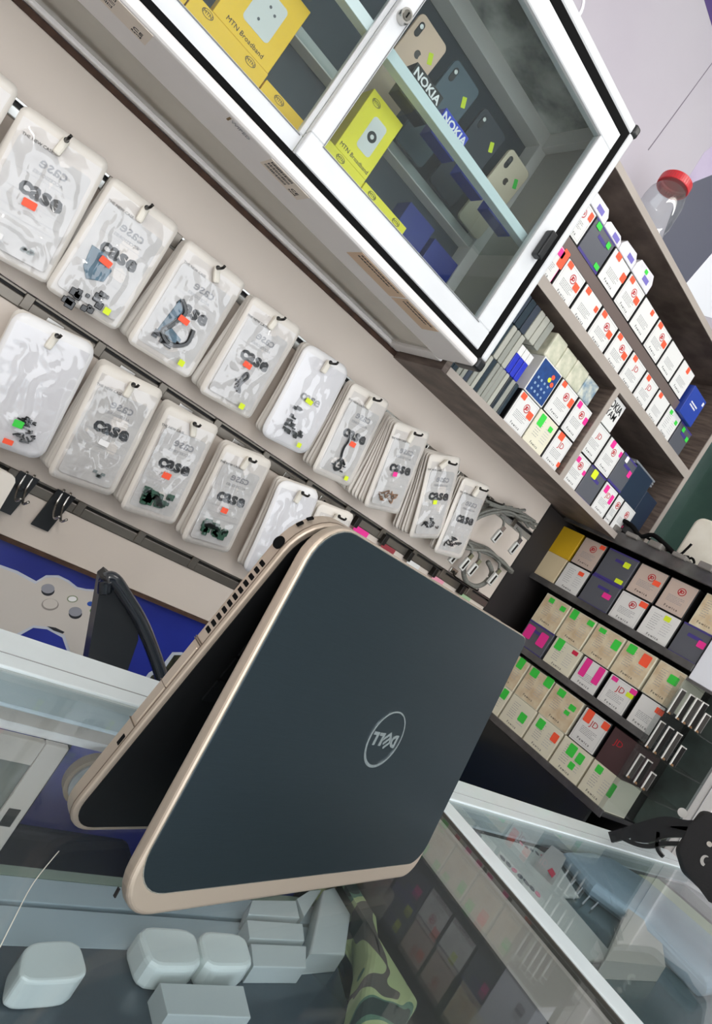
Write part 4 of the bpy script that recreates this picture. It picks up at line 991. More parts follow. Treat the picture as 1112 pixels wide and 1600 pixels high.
rowB([(1.03, 0.945, 'brown', [('g', 0.3, 0.85, 0.2, 0.16), ('g', 0.8, 0.8, 0.2, 0.16)]), (0.943, 0.862, 'brown', [('g', 0.2, 0.84, 0.24, 0.3), ('g', 0.85, 0.86, 0.24, 0.16)]), (0.860, 0.777, 'brown', [('g', 0.25, 0.86, 0.24, 0.14), ('g', 0.84, 0.7, 0.24, 0.3)]), (0.775, 0.692, 'brown', [('g', 0.25, 0.84, 0.26, 0.26), ('o', 0.75, 0.76, 0.28, 0.34)]), (0.688, 0.619, 'brown', [('g', 0.7, 0.7, 0.34, 0.24)])], 0.0135, 0.085, 'third rack row', 'third row of the end rack')
rowB([(1.035, 0.955, 'cream', [('g', 0.8, 0.78, 0.24, 0.34)]), (0.953, 0.868, 'cream', [('g', 0.7, 0.55, 0.26, 0.3)]), (0.866, 0.782, 'cream', [('g', 0.25, 0.78, 0.26, 0.3), ('o', 0.84, 0.72, 0.22, 0.28)]), (0.780, 0.696, 'cream', [('g', 0.4, 0.76, 0.26, 0.36), ('g', 0.72, 0.72, 0.22, 0.3), ('g', 0.62, 0.4, 0.18, 0.2)]), (0.694, 0.622, 'cream', [('g', 0.3, 0.84, 0.24, 0.22), ('g', 0.95, 0.6, 0.16, 0.4)])], -0.250, 0.078, 'lowest rack row', 'lowest row of the end rack')
rowB([(1.035, 0.955, 'brown', [('g', 0.7, 0.84, 0.26, 0.34)]), (0.953, 0.872, 'brown', [('g', 0.25, 0.86, 0.3, 0.26), ('g', 0.85, 0.88, 0.3, 0.3)]), (0.870, 0.778, 'brown', [('g', 0.3, 0.86, 0.24, 0.2), ('g', 0.78, 0.7, 0.2, 0.16), ('g', 0.72, 0.5, 0.16, 0.12)]), (0.774, 0.698, 'jd', [('o', 0.24, 0.8, 0.26, 0.36), ('o', 0.85, 0.85, 0.24, 0.2)]), (0.694, 0.622, 'maroon', [])], -0.1715, 0.086, 'fifth rack row', 'fifth row of the end rack')
# silver framed slips in the acrylic organiser
for (y0, n, z, h, gap, rowl) in ((0.612, 5, 0.0055, 0.062, 0.0145, 'top'), (0.613, 4, -0.0815, 0.066, 0.0195, 'middle'), (0.613, 3, -0.1575, 0.058, 0.0185, 'lowest')):
    for k in range(n):
        yy = y0 - k * gap - (0.006 if (n == 5 and k > 0) else 0); hh = h * (1 if k < n - 1 else 0.72)
        o = thing('metal_slip', 'narrow silver edged slip, %s from the left in the %s acrylic holder' % (ordn[k], rowl), 'accessory', FB(1.49, yy, z), 'silver edged slips in the %s holder' % rowl)
        b = B(); box(b, -0.0012, 0, -0.006, 0.0018, hh, 0.003, bev=0.0005, seg=1); box(b, 0.0018, hh - 0.0025, -0.004, 0.010, hh, 0.002)
        link('silver_frame', b, mat('satin silver', (226, 224, 220), 0.3, 0.4), o, world=False)
        link('dark_insert', box(B(), 0.0018, 0.002, -0.004, 0.0098, hh - 0.0025, 0.0), M_groove if k % 2 else mat('smoky insert', (70, 68, 66), 0.3), o, world=False)
        link('gold_contact', box(B(), 0.001, 0.0, -0.003, 0.006, 0.004, 0.002), mat('brassy contact', (180, 140, 100), 0.4, 0.5), o, world=False)
# white box beside the organiser
o = link('white_carton', box(B(), -0.045, 0, -0.08, 0.045, 0.12, 0, bev=0.001, seg=1), mat('cool white carton', (226, 228, 236), 0.45), None, world=False, mtx=FB(1.495, 0.571, 0.0945))
tag(o, 'white carton with a grey mark above the acrylic holder', 'box'); link('grey_mark', prism(B(), rrpts(0.02, 0.02, 0.006, 3), 0, 0.0004), M_grey, o, world=False, mtx=T(0.02, 0.04, 0))
link('carton_shelf', bx(1.49, 0.52, 0.088, 1.66, 0.616, 0.094), M_rkl, rk)
link('inner_back', bx(1.645, 0.54, -0.245, 1.66, 0.6155, 0.088), mat('smoky green back', (62, 74, 70), 0.3, vscale=12, c2=(40, 44, 42)), rk)
# clutter on the rack top
o = link('router', prism(B(), rrpts(0.155, 0.135, 0.022, 6), -0.03, 0, 0.008, 4), mat('cream white plastic', (232, 228, 216), 0.4, vscale=20, c2=(222, 216, 202)), None, world=False, mtx=FB(XB + 0.035, 0.735, 0.3255 + 0.0675 - 0.0005, 0), smooth=False)
tag(o, 'cream white rounded router standing on the rack top', 'router')
rnd = random.Random(21)
for k, (pts, r, lab) in enumerate((
    ([(940, 812), (960, 808), (985, 820), (1000, 838), (1020, 836), (1040, 852), (1055, 866), (1075, 872)], 0.006, 'thick black cable lying along the front of the rack top'),
    ([(990, 835), (1010, 840), (1035, 856), (1060, 866), (1072, 858), (1080, 850)], 0.003, 'thin black cable curling at the foot of the router'),
    ([(1056, 866), (1066, 876), (1080, 872), (1084, 880), (1074, 884)], 0.003, 'short black cable end below the router'))):
    q = [Px(a, b_, XB - 0.006 + 0.008 * k) for a, b_ in pts]
    q = [Vector((p.x, p.y, max(p.z, 0.326 + r))) for p in q]
    o = link('black_cable', tube(B(), smoothpts(q, 4), r, 8), M_blk, None, smooth=True); tag(o, lab, 'cable')
q = [Px(a, b_, XB + 0.0) for a, b_ in ((942, 808), (955, 803), (975, 812), (992, 824), (998, 842), (985, 845), (968, 830), (950, 822))]
o = link('black_glove', slabw(q, 0.03, (1, 0, 0)), M_blkp, None); 
bmod = o.modifiers.new('b', 'BEVEL'); bmod.width = 0.006; bmod.segments = 3
tag(o, 'black shiny bundle with pink stitching at the left end of the rack top', 'bundle')
link('pink_stitching', slabw([Px(a, b_, XB - 0.001) for a, b_ in ((946, 812), (966, 817), (974, 822), (972, 825), (958, 819))], 0.001, (1, 0, 0)), mat('pink stitch', (170, 40, 90), 0.6), o)
for k in range(9):
    yy = 1.03 - k * 0.065
    tag(link('clear_clip', bx(XB - 0.03, yy - 0.022, 0.3255, XB + 0.01, yy + 0.012, 0.338 + 0.004 * (k % 2), bev=0.003), mat('smoky clear plastic', (120, 116, 112), 0.2, coat=0.6), None), 'smoky clear clip along the front of the rack top', 'clip', 'clips on the rack top')
# tall dark glass case behind the rack to the right
gc = thing('dark_glass_case', 'dark green glass case beyond the end of the wooden shelf', 'cabinet', (2.0, 0.6, 0.33))
link('back_body', bx(1.86, 0.0, 0.33, 2.05, 1.10, 1.0), mat('dark green case', (128, 140, 136), 0.3, vscale=3, c2=(88, 100, 98)), gc)
link('front_pane', bx(1.822, 0.0, 0.33, 1.828, 1.10, 1.0), glassmat('greenish pane', (226, 238, 234), 0.03), gc)
link('post', bx(1.815, -0.03, 0.33, 1.86, 0.0, 1.0), M_whtw, gc)
wp = thing('white_cabinet', 'white framed cabinet under the dark glass case at the right', 'cabinet', (1.95, 0.3, -1.15))
link('frame_post', bx(1.84, 0.555, -1.15, 2.05, 0.600, 0.325, bev=0.002), M_whtw, wp)
link('side_panel', bx(1.85, 0.0, -1.15, 2.05, 0.555, 0.325), mat('cabinet white panel', (224, 220, 222), 0.4), wp)
link('seam', bx(1.8385, 0.580, -1.15, 1.84, 0.5815, 0.325), M_grey, wp)

# ------------------------------------------------------------------ counters
ZG = -0.2665
ct = thing('glass_counter', 'glass topped display counter under the laptop', 'counter', (0.1, 0.3, -1.15))
cr = thing('glass_counter', 'glass topped display counter to the right of the laptop', 'counter', (1.15, 0.3, -1.15))
YB0, YB1 = 0.510, 0.572
CXL = 0.762
M_alu = mat('cool white aluminium', (222, 232, 236), 0.3, coat=0.3, var=0.02, vscale=30)
M_beint = mat('beige inner board', (196, 184, 172), 0.35, coat=0.2, var=0.03)
def countr(root, x0, x1, left):
    link('top_glass', bx(x0, 0.06, ZG - 0.006, x1, YB0, ZG), M_cglass, root)
    br = link('back_rail', bx(x0, YB0, ZG - 0.03, x1, YB1, ZG + 0.004, bev=0.0015), M_alu, root)
    link('rail_groove', bx(x0, 0.530, ZG + 0.004, x1, 0.5308, ZG + 0.0045), M_grey, br)
    link('rail_side', bx(x0, YB0 - 0.003, ZG - 0.024, x1, YB0, ZG + 0.0015), mat('grey aluminium side', (168, 178, 178), 0.35), br)
    link('front_rail', bx(x0, 0.03, ZG - 0.03, x1, 0.06, ZG + 0.004, bev=0.0015), M_alu, root)
    link('front_glass', bx(x0, 0.04, -0.80, x1, 0.046, ZG - 0.03), M_cglass, root)
    link('base', bx(x0, 0.03, -1.15, x1, YB1, -0.80), M_whtw, root)
countr(ct, -0.75, CXL, True); countr(cr, 0.80, 1.78, False)
link('cross_rail', bx(CXL, 0.03, ZG - 0.03, 0.800, YB0, ZG + 0.004, bev=0.0015), M_alu, cr)
link('cross_rail_edge', bx(CXL - 0.003, 0.06, ZG - 0.008, CXL, YB0, ZG + 0.002), mat('dark seal', (70, 66, 60), 0.5), cr)
link('inner_side_board', bx(0.748, 0.06, -0.318, CXL - 0.004, YB0, ZG - 0.0062), M_beint, ct)
link('divider_wall', bx(0.750, 0.06, -0.80, 0.762, YB0 + 0.03, -0.318), mat('dark brown inner side', (64, 58, 56), 0.3), ct)
# back of the left counter: fascia, sliding door, opening
fa = link('fascia_board', bx(-0.75, 0.536, -0.322, 0.75, 0.55, ZG - 0.03), M_beint, ct)
link('fascia_strip', bx(-0.75, 0.5355, -0.330, 0.75, 0.548, -0.322), M_fr, ct)
b = B()
dx1 = 0.2845
box(b, -0.12, 0.528, -0.3532, dx1 - 0.0226, 0.535, -0.330, bev=0.0006, seg=1); box(b, dx1 - 0.022, 0.528, -0.46, dx1, 0.535, -0.330, bev=0.0006, seg=1); box(b, -0.12, 0.528, -0.46, -0.08, 0.535, -0.3532)
sd = link('sliding_door', b, M_beint, ct)
link('door_pane', bx(-0.08, 0.531, -0.46, dx1 - 0.0215, 0.533, -0.3532), mat('brushed grey pane', (112, 112, 104), 0.35, var=0.15, vscale=10, stretch=(12, 1, 1)), sd)
link('finger_slot', bx(dx1 - 0.017, 0.5272, -0.414, dx1 - 0.006, 0.528, -0.396, bev=0.0003), M_groove, sd)
link('inner_shelf', bx(-0.75, 0.06, -0.468, 0.75, 0.455, -0.462), mat('dark blue glass shelf', (46, 60, 70), 0.2, coat=0.4), ct)
M_sr = mat('blue grey shelf rail', (166, 180, 186), 0.35, coat=0.2)
link('shelf_rail', bx(-0.75, 0.500, -0.480, 0.75, 0.528, -0.462, bev=0.001), M_sr, ct)
link('shelf_rail', bx(-0.75, 0.455, -0.480, 0.75, 0.495, -0.462, bev=0.001), M_sr, ct)
link('rail_gap', bx(-0.75, 0.495, -0.480, 0.75, 0.500, -0.468), M_groove, ct)
link('glass_edge', bx(-0.75, 0.528, -0.472, 0.75, 0.540, -0.462), mat('green glass edge', (126, 142, 128), 0.2, coat=0.5), ct)
link('scratch', tube(B(), smoothpts([Pz(x_, y_, ZG + 0.0002) for x_, y_ in ((92, 1330), (52, 1380), (20, 1440), (0, 1480))]), 0.0003, 5), mat('pale scratch', (214, 214, 204), 0.5), ct)
# reel hanging under the fascia
q = Py(140, 1208, 0.53)
rl = thing('tape_reel', 'brown rimmed grey reel hanging at the back of the left counter', 'reel', (q.x, 0.520, q.z))
for rr, tt, mm, nm in ((0.025, 0.010, mat('reel brown', (128, 108, 84), 0.5), 'rim'), (0.021, 0.0125, mat('reel grey', (140, 138, 136), 0.4, var=0.2, vscale=60), 'roll'), (0.009, 0.0145, M_dgrey, 'core')):
    link(nm, tube(B(), [(q.x, 0.526, q.z), (q.x, 0.526 - tt, q.z)], rr, 32), mm, rl)
link('peg', tube(B(), [(q.x, 0.526, q.z), (q.x, 0.536, q.z)], 0.003, 8), M_steel, rl)
link('strap', bx(q.x - 0.003, 0.5262, q.z, q.x + 0.003, 0.5274, -0.324), M_steel, rl)
# things inside the left counter
ZS = -0.462
def pslab(name, pts, z, t, mt, label, cat, bev=0.003, grp=None, zb=None):
    q = [Pz(a, b_, z) for a, b_ in pts]
    q = [Vector((max(0.812, min(p.x, 1.76)), max(0.075, min(p.y, 0.504)), z)) for p in q]
    bm = prism(B(), [(p.x, p.y) for p in q], z - t, z, bev, 3) if bev else flat(q, z - t, z)
    o = link(name, bm, mt, None); 
    if label: tag(o, label, cat, grp)
    return o
def rpoly(c, dx, dy, w, h, r, n=4):
    """pixel-free rounded rectangle in the counter plane"""
    d = Vector((dx, dy)).normalized(); e = Vector((-d.y, d.x)); c = Vector(c)
    return [c + d * a + e * b_ for a, b_ in rrpts(w, h, r, n)]
def item(name, c, ang, w, h, r, z0, t, mt, label, cat, bev=0.004):
    a = math.radians(ang); pts = rpoly(c, math.cos(a), math.sin(a), w, h, r)
    o = link(name, prism(B(), [(p.x, p.y) for p in pts], z0, z0 + t, bev, 3), mt, None); return tag(o, label, cat)
M_wc = mat('white case plastic', (226, 232, 228), 0.3, coat=0.4); M_wb = mat('grey white carton', (196, 202, 200), 0.4, coat=0.2)
def cpx(px, py, z): v = Pz(px, py, z); return (v.x, v.y)
def cslab(name, pts, t, mt, label, cat, bev):
    q = [Pz(a, b_, ZS + t) for a, b_ in pts]
    return tag(link(name, prism(B(), [(min(p.x, 0.735), min(max(p.y, 0.08), 0.534)) for p in q], ZS, ZS + t, bev, 3), mt, None), label, cat)
def rnd_poly(pts, k=3):
    """round a convex polygon by corner cutting"""
    for _ in range(k):
        out = []
        for i in range(len(pts)):
            a, b_ = Vector(pts[i]), Vector(pts[(i + 1) % len(pts)]); out += [tuple(a * 0.82 + b_ * 0.18), tuple(a * 0.18 + b_ * 0.82)]
        pts = out
    return pts
cslab('white_case', rnd_poly([(213, 1443), (306, 1449), (320, 1512), (236, 1512)], 2), 0.026, M_wc, 'white rounded case under the glass below the laptop corner, left one', 'case', 0.005)
cslab('white_case', rnd_poly([(309, 1450), (384, 1457), (400, 1512), (322, 1512)], 2), 0.026, M_wc, 'white rounded case with a small mark under the glass, right one', 'case', 0.005)
cslab('white_case', rnd_poly([(40, 1470), (125, 1466), (142, 1530), (28, 1536)], 3), 0.026, M_wc, 'white oval topped case at the left end of the counter shelf', 'case', 0.003)
cslab('cable_carton', [(394, 1406), (462, 1407), (468, 1434), (388, 1429)], 0.020, M_wb, 'narrow white carton with a short black mark under the laptop edge', 'box', 0.001)
cslab('cable_carton', [(464, 1404), (484, 1391), (502, 1391), (475, 1432)], 0.020, M_wb, 'short slanted white carton with a black mark beside the larger carton', 'box', 0.001)
cslab('cable_carton', [(386, 1437), (472, 1443), (476, 1470), (390, 1466)], 0.020, M_wb, 'narrow white carton in front of the marked carton', 'box', 0.001)
cslab('cable_carton', [(392, 1474), (478, 1478), (478, 1512), (396, 1510)], 0.020, M_wb, 'narrow white carton in the third row of the counter shelf', 'box', 0.001)
cslab('white_carton', [(506, 1390), (597, 1374), (562, 1430), (540, 1490), (484, 1490)], 0.026, M_wb, 'larger tilted white carton beside the camouflage pouch', 'box', 0.003)
cslab('cable_carton', [(250, 1535), (380, 1540), (392, 1590), (262, 1585)], 0.020, M_wb, 'white carton in the front row of the counter shelf', 'box', 0.001)
for (a_, b_) in ((458, 1418), (478, 1412)):
    pass
# camouflage pouch
mc = bpy.data.materials.new('camouflage cloth'); mc.use_nodes = True; nt = mc.node_tree; bs = nt.nodes['Principled BSDF']
tc = nt.nodes.new('ShaderNodeTexCoord'); nz = nt.nodes.new('ShaderNodeTexNoise'); nz.inputs['Scale'].default_value = 11; nz.inputs['Detail'].default_value = 1.2; nz.inputs['Distortion'].default_value = 0.9
cr_ = nt.nodes.new('ShaderNodeValToRGB'); cr_.color_ramp.interpolation = 'CONSTANT'
e = cr_.color_ramp.elements; e[0].position = 0; e[0].color = srgb((40, 52, 48)); e[1].position = 0.43; e[1].color = srgb((88, 120, 98))
n1 = e.new(0.49); n1.color = srgb((172, 182, 130)); n2 = e.new(0.60); n2.color = srgb((92, 84, 76))
nt.links.new(tc.outputs['Object'], nz.inputs['Vector']); nt.links.new(nz.outputs['Fac'], cr_.inputs[0]); nt.links.new(cr_.outputs[0], bs.inputs['Base Color']); bs.inputs['Roughness'].default_value = 0.75
q = [Pz(a, b_, -0.415) for a, b_ in ((604, 1372), (655, 1345), (700, 1400), (745, 1470), (770, 1560), (620, 1620), (560, 1600), (580, 1482), (594, 1430))]
tag(link('camouflage_pouch', prism(B(), [(min(p.x, 0.735), max(p.y, 0.08)) for p in q], ZS, -0.415, 0.012, 4), mc, None), 'green camouflage cloth pouch inside the counter right of the cartons', 'pouch')
# ---- right counter contents
ZR = -0.302
link('inner_shelf', bx(0.802, 0.06, ZR - 0.006, 1.78, YB0 - 0.004, ZR), mat('dark teal shelf', (66, 84, 86), 0.25, coat=0.3), cr)
link('inner_side', bx(0.800, 0.06, -0.80, 0.803, YB0, ZG - 0.03), M_whtw, cr)
link('back_board', bx(0.80, 0.545, -1.15, 1.78, 0.555, ZG - 0.03), mat('dark counter back', (40, 44, 44), 0.5), cr)
M_sheet = mat('printed white plastic sheet', (214, 216, 208), 0.3, coat=0.4, var=0.04, vscale=20)
sheet = pslab('printed_wrap', [(712, 1262), (800, 1285), (870, 1345), (905, 1400), (880, 1400), (965, 1500), (880, 1500), (790, 1380)], ZR + 0.006, 0.006, M_sheet, 'white plastic wrap with rows of dark oval marks beside the cross rail', 'wrap', 0.003)
rnd = random.Random(4)
for k in range(13):
    fx = k / 12
    for (ox, oy, big) in ((730 + 110 * fx, 1285 + 112 * fx, 1), (748 + 62 * fx * 1.6, 1278 + 60 * fx, 0.8)):
        if rnd.random() < 0.25: continue
        v = Pz(ox, oy, ZR + 0.0063)
        a = rnd.uniform(0.3, 1.0); s = 0.0052 * big
        pts = [(v.x + s * 1.5 * math.cos(t_) * math.cos(a) - s * 0.8 * math.sin(t_) * math.sin(a), v.y + s * 1.5 * math.cos(t_) * math.sin(a) + s * 0.8 * math.sin(t_) * math.cos(a)) for t_ in [2 * math.pi * i / 12 for i in range(12)]]
        link('printed_mark', prism(B(), pts, ZR + 0.006, ZR + 0.0064), M_dgrey if k % 4 else mat('pink mark', (222, 130, 150), 0.5), sheet)
pk = pslab('grey_carton', [(838, 1345), (858, 1316), (886, 1338), (868, 1374)], ZR + 0.016, 0.016, mat('light grey carton', (190, 188, 184), 0.4), 'small grey white carton with a red corner in the right counter', 'box', 0.001)
link('red_corner', slabw([Pz(a, b_, ZR + 0.0162) for a, b_ in ((855, 1360), (862, 1356), (868, 1366), (862, 1372))], 0.0003, (0, 0, 1)), M_cr, pk)
for k in range(5):
    a = Pz(868 + 14 * k, 1388 + 8 * k, ZR + 0.004); c_ = Pz(900 + 13 * k, 1344 + 12 * k, ZR + 0.004)
    tag(link('white_rod', tube(B(), [a, c_], 0.0012, 6), M_wht, None), 'thin white rod in the row beside the grey carton', 'rod', 'white rods in the right counter')
o = pslab('plastic_roll', [(884, 1326), (905, 1312), (935, 1320), (1010, 1372), (1130, 1475), (1180, 1530), (1110, 1540), (1010, 1440), (930, 1380)], ZR + 0.026, 0.026, mat('pale blue plastic wrap', (186, 208, 222), 0.3, coat=0.5, vscale=10, c2=(160, 184, 200)), 'long pale blue plastic wrapped roll in the right counter', 'roll', 0.014)
o = pslab('yellow_poster', [(968, 1338), (996, 1344), (1060, 1400), (1180, 1505), (1180, 1560), (1080, 1440)], ZR + 0.004, 0.004, mat('pale cream poster', (214, 218, 190), 0.4, vscale=5, c2=(188, 198, 140)), 'pale cream and green printed board next to the blue roll', 'board', 0)
o = pslab('black_poster', [(998, 1343), (1045, 1360), (1180, 1440), (1180, 1500), (1060, 1396)], ZR + 0.006, 0.006, mat('black glossy poster', (40, 34, 32), 0.25, coat=0.5, vscale=14, c2=(78, 58, 50)), 'glossy black printed board below the black bag', 'board', 0)
link('white_border', slabw([Pz(a, b_, ZR + 0.0064) for a, b_ in ((1040, 1358), (1180, 1438), (1180, 1446), (1036, 1361))], 0.0003, (0, 0, 1)), M_ws, o)
o = pslab('beige_carton', [(945, 1500), (985, 1412), (1005, 1430), (1012, 1455), (1035, 1475), (1040, 1510)], ZR + 0.024, 0.024, mat('beige carton', (196, 190, 178), 0.45), 'pointed beige carton in the right counter at the bottom edge', 'box', 0.001)

# ------------------------------------------------------------------ black chair behind the counter
ch = thing('black_chair', 'black chair with a curved tube frame behind the counter', 'chair', (0.42, 0.83, -1.15))
q = [Py(a, b_, 0.80) for a, b_ in ((158, 908), (168, 900), (178, 908), (215, 965), (216, 1000), (190, 1075), (176, 1110), (120, 1090), (132, 1060))]
link('backrest', slabw(q, 0.03, (0, 1, 0)), mat('black vinyl', (24, 27, 32), 0.45, coat=0.2), ch)
q = [Py(a, b_, 0.79) for a, b_ in ((163, 925), (166, 906), (178, 906), (196, 932), (220, 972), (240, 1020), (256, 1070), (262, 1100), (262, 1125))]
link('frame_tube', tube(B(), smoothpts(q, 5), 0.0095, 12), mat('black gloss tube', (34, 40, 48), 0.22, coat=0.6), ch, smooth=True)
link('back_bar', bx(0.40, 0.815, -0.78, 0.44, 0.83, -0.36), M_blkp, ch)
link('seat', bx(0.42, 0.62, -0.80, 0.74, 0.98, -0.75, bev=0.02, seg=3), mat('black vinyl seat', (24, 27, 32), 0.5), ch)
for (a, c_) in ((0.40, 0.66), (0.66, 0.66), (0.40, 0.94), (0.66, 0.94)):
    link('leg', tube(B(), [(a, c_, -0.78), (a + (0.01 if a > 0.5 else -0.01), c_, -1.15)], 0.011, 10), M_blkp, ch, smooth=True)
# ------------------------------------------------------------------ black bag and straps at the right
q = cpx(1150, 1375, ZG + 0.02)
bg = thing('black_bag', 'black leather bag with a pale crescent emblem on the right counter', 'bag', (1.36, 0.44, ZG + 0.004))
b = B(); pts = [Px(a, b_, 1.24) for a, b_ in ((1050, 1325), (1075, 1290), (1092, 1262), (1112, 1270), (1190, 1300), (1210, 1400), (1150, 1440), (1112, 1400), (1062, 1365))]
bm_ = slabw(pts, 0.10, (1, 0.0, 0))
bmesh.ops.bevel(bm_, geom=list(bm_.edges), offset=0.010, segments=3, affect='EDGES', profile=0.5)
link('bag_body', bm_, mat('black leather', (30, 29, 31), 0.5, bump=0.3, bscale=300), bg)
cres = []
for k in range(14):
    t_ = math.radians(50 + 200 * k / 13); cres.append((1101 + 7.5 * math.cos(t_), 1345 - 9 * math.sin(t_)))
for k in range(13, -1, -1):
    t_ = math.radians(60 + 180 * k / 13); cres.append((1103.5 + 5 * math.cos(t_), 1345 - 6 * math.sin(t_)))
link('crescent_emblem', slabw([Px(a, b_, 1.2388) for a, b_ in cres], 0.001, (1, 0, 0)), mat('pale emblem', (190, 186, 182), 0.4), bg)
lk_ = B(); tube(lk_, [Px(1108, 1319, 1.2395), Px(1108, 1319, 1.2375)], 0.004, 16); link('snap_button', lk_, M_steel, bg)
def strap(pts, wd, label, X=1.30, th=0.008):
    """flat webbing strap: ribbon between centreline points"""
    c3 = smoothpts([Px(a, b_, X) for a, b_ in pts], 4)
    bm = B(); prev = None
    for i, p in enumerate(c3):
        d = (c3[min(i + 1, len(c3) - 1)] - c3[max(i - 1, 0)]).normalized(); n_ = Vector((1, 0, 0)).cross(d).normalized() * wd / 2
        r = [bm.verts.new(p + n_), bm.verts.new(p - n_), bm.verts.new(p - n_ + Vector((th, 0, 0))), bm.verts.new(p + n_ + Vector((th, 0, 0)))]
        if prev:
            for k in range(4): bm.faces.new((prev[k], prev[(k + 1) % 4], r[(k + 1) % 4], r[k]))
        else: bm.faces.new(r)
        prev = r
    bm.faces.new(prev[::-1])
    return link(label, bm, M_blkp, bg)
strap([(1112, 1288), (1075, 1290), (1040, 1284), (1005, 1292), (975, 1302), (952, 1308)], 0.017, 'strap')
strap([(1075, 1300), (1040, 1300), (1010, 1308), (985, 1305)], 0.017, 'strap')
strap([(1062, 1318), (1035, 1318), (1012, 1322), (990, 1318), (965, 1306)], 0.007, 'strap')
strap([(1028, 1300), (1026, 1325), (1034, 1338)], 0.006, 'strap')
o = link('white_bottle_cap', tube(B(), [Px(1066, 1270, 1.32), Px(1066, 1270, 1.34)], 0.008, 16), M_card, bg)

# ------------------------------------------------------------------ laptop
VX = Vector((0.97835, 0.20696, 0)).normalized(); NN = VX.cross(Vector((0, 0, 1)))
TL = ray(510, 805) * (0.352 / 0.921)
def pframe(a, off=0.0):
    t_ = math.radians(a); d = Vector((0, 0, -1)) * math.cos(t_) + NN * math.sin(t_); z_ = VX.cross(d)
    O = TL + z_ * off
    return Matrix((VX, d, z_)).transposed().to_4x4() if False else Matrix(((VX.x, d.x, z_.x, O.x), (VX.y, d.y, z_.y, O.y), (VX.z, d.z, z_.z, O.z), (0, 0, 0, 1)))
lp = thing('laptop', 'dark blue and champagne laptop standing like a tent on the glass counter', 'laptop', (TL.x + 0.17, TL.y + 0.03, ZG + 0.0))
LW, LH = 0.345, 0.2495
Mi = MW[lp.name].inverted()
FL = Mi @ pframe(7); FBs = Mi @ pframe(-7.5)
def shp(w, h, r, u0, v0, n=8):
    """rounded rect; radii order at (u0,v0)... BL = small v side left"""
    return [(a + u0 + w / 2, b_ + v0 + h / 2) for a, b_ in rrpts(w, h, r, n)]
lid = link('lid', prism(B(), shp(LW, LH - 0.001, (0.030, 0.012, 0.022, 0.030), -0.009, 0.0), -0.0098, -0.0005, 0.003, 4), M_tan, lp, world=False, mtx=FL)
mdk = mat('brushed navy aluminium', (50, 62, 69), 0.34, 0.7, coat=0.0, stretch=(1, 40, 1), var=0.05, vscale=60, bump=0.04, bscale=200)
link('lid_cover', prism(B(), shp(LW - 0.0045, 0.2325, (0.028, 0.010, 0.020, 0.028), -0.0065, 0.0015), -0.0106, -0.0095, 0.0005, 2), mdk, lid, world=False)['label'] = 'brushed dark navy cover plate'
link('cover_edge', prism(B(), shp(LW - 0.0035, 0.2335, (0.028, 0.010, 0.020, 0.028), -0.0070, 0.0010), -0.01015, -0.0096), mat('bright cut edge', (206, 200, 190), 0.25, 0.8), lid, world=False)
link('screen', prism(B(), shp(0.30, 0.19, 0.002, 0.013, 0.03), -0.0006, 0.0001), mat('dark screen', (6, 7, 9), 0.15), lid, world=False)
link('screen_bezel', prism(B(), shp(LW - 0.008, LH - 0.010, 0.02, -0.005, 0.004), -0.0006, -0.0002), M_blkp, lid, world=False)
# logo
def lring():
    bm = B(); n = 56
    for k in range(n):
        a0, a1 = 2 * math.pi * k / n, 2 * math.pi * (k + 1) / n
        def ro(a): return 0.0232
        def ri(a): return 0.0232 - 0.0012 - 0.0011 * (0.5 + 0.5 * math.cos(a - math.radians(115)))
        q = [(ro(a0), a0), (ro(a1), a1), (ri(a1), a1), (ri(a0), a0)]
        lo = [bm.verts.new((r_ * math.cos(a), r_ * math.sin(a), 0)) for r_, a in q]; hi = [bm.verts.new((v.co.x, v.co.y, -0.0006)) for v in lo]
        bm.faces.new(hi)
        for i in (0, 2): bm.faces.new((lo[i], lo[i + 1], hi[i + 1], hi[i]))
    return bm
M_chr = mat('polished silver', (196, 206, 210), 0.22, 0.85)
lg = link('logo_ring', lring(), M_chr, lid, world=False, mtx=T(0.169, 0.124, -0.0106))
R180 = Matrix(((-1, 0, 0, 0.1685), (0, 1, 0, 0.1245), (0, 0, -1, -0.0107), (0, 0, 0, 1)))
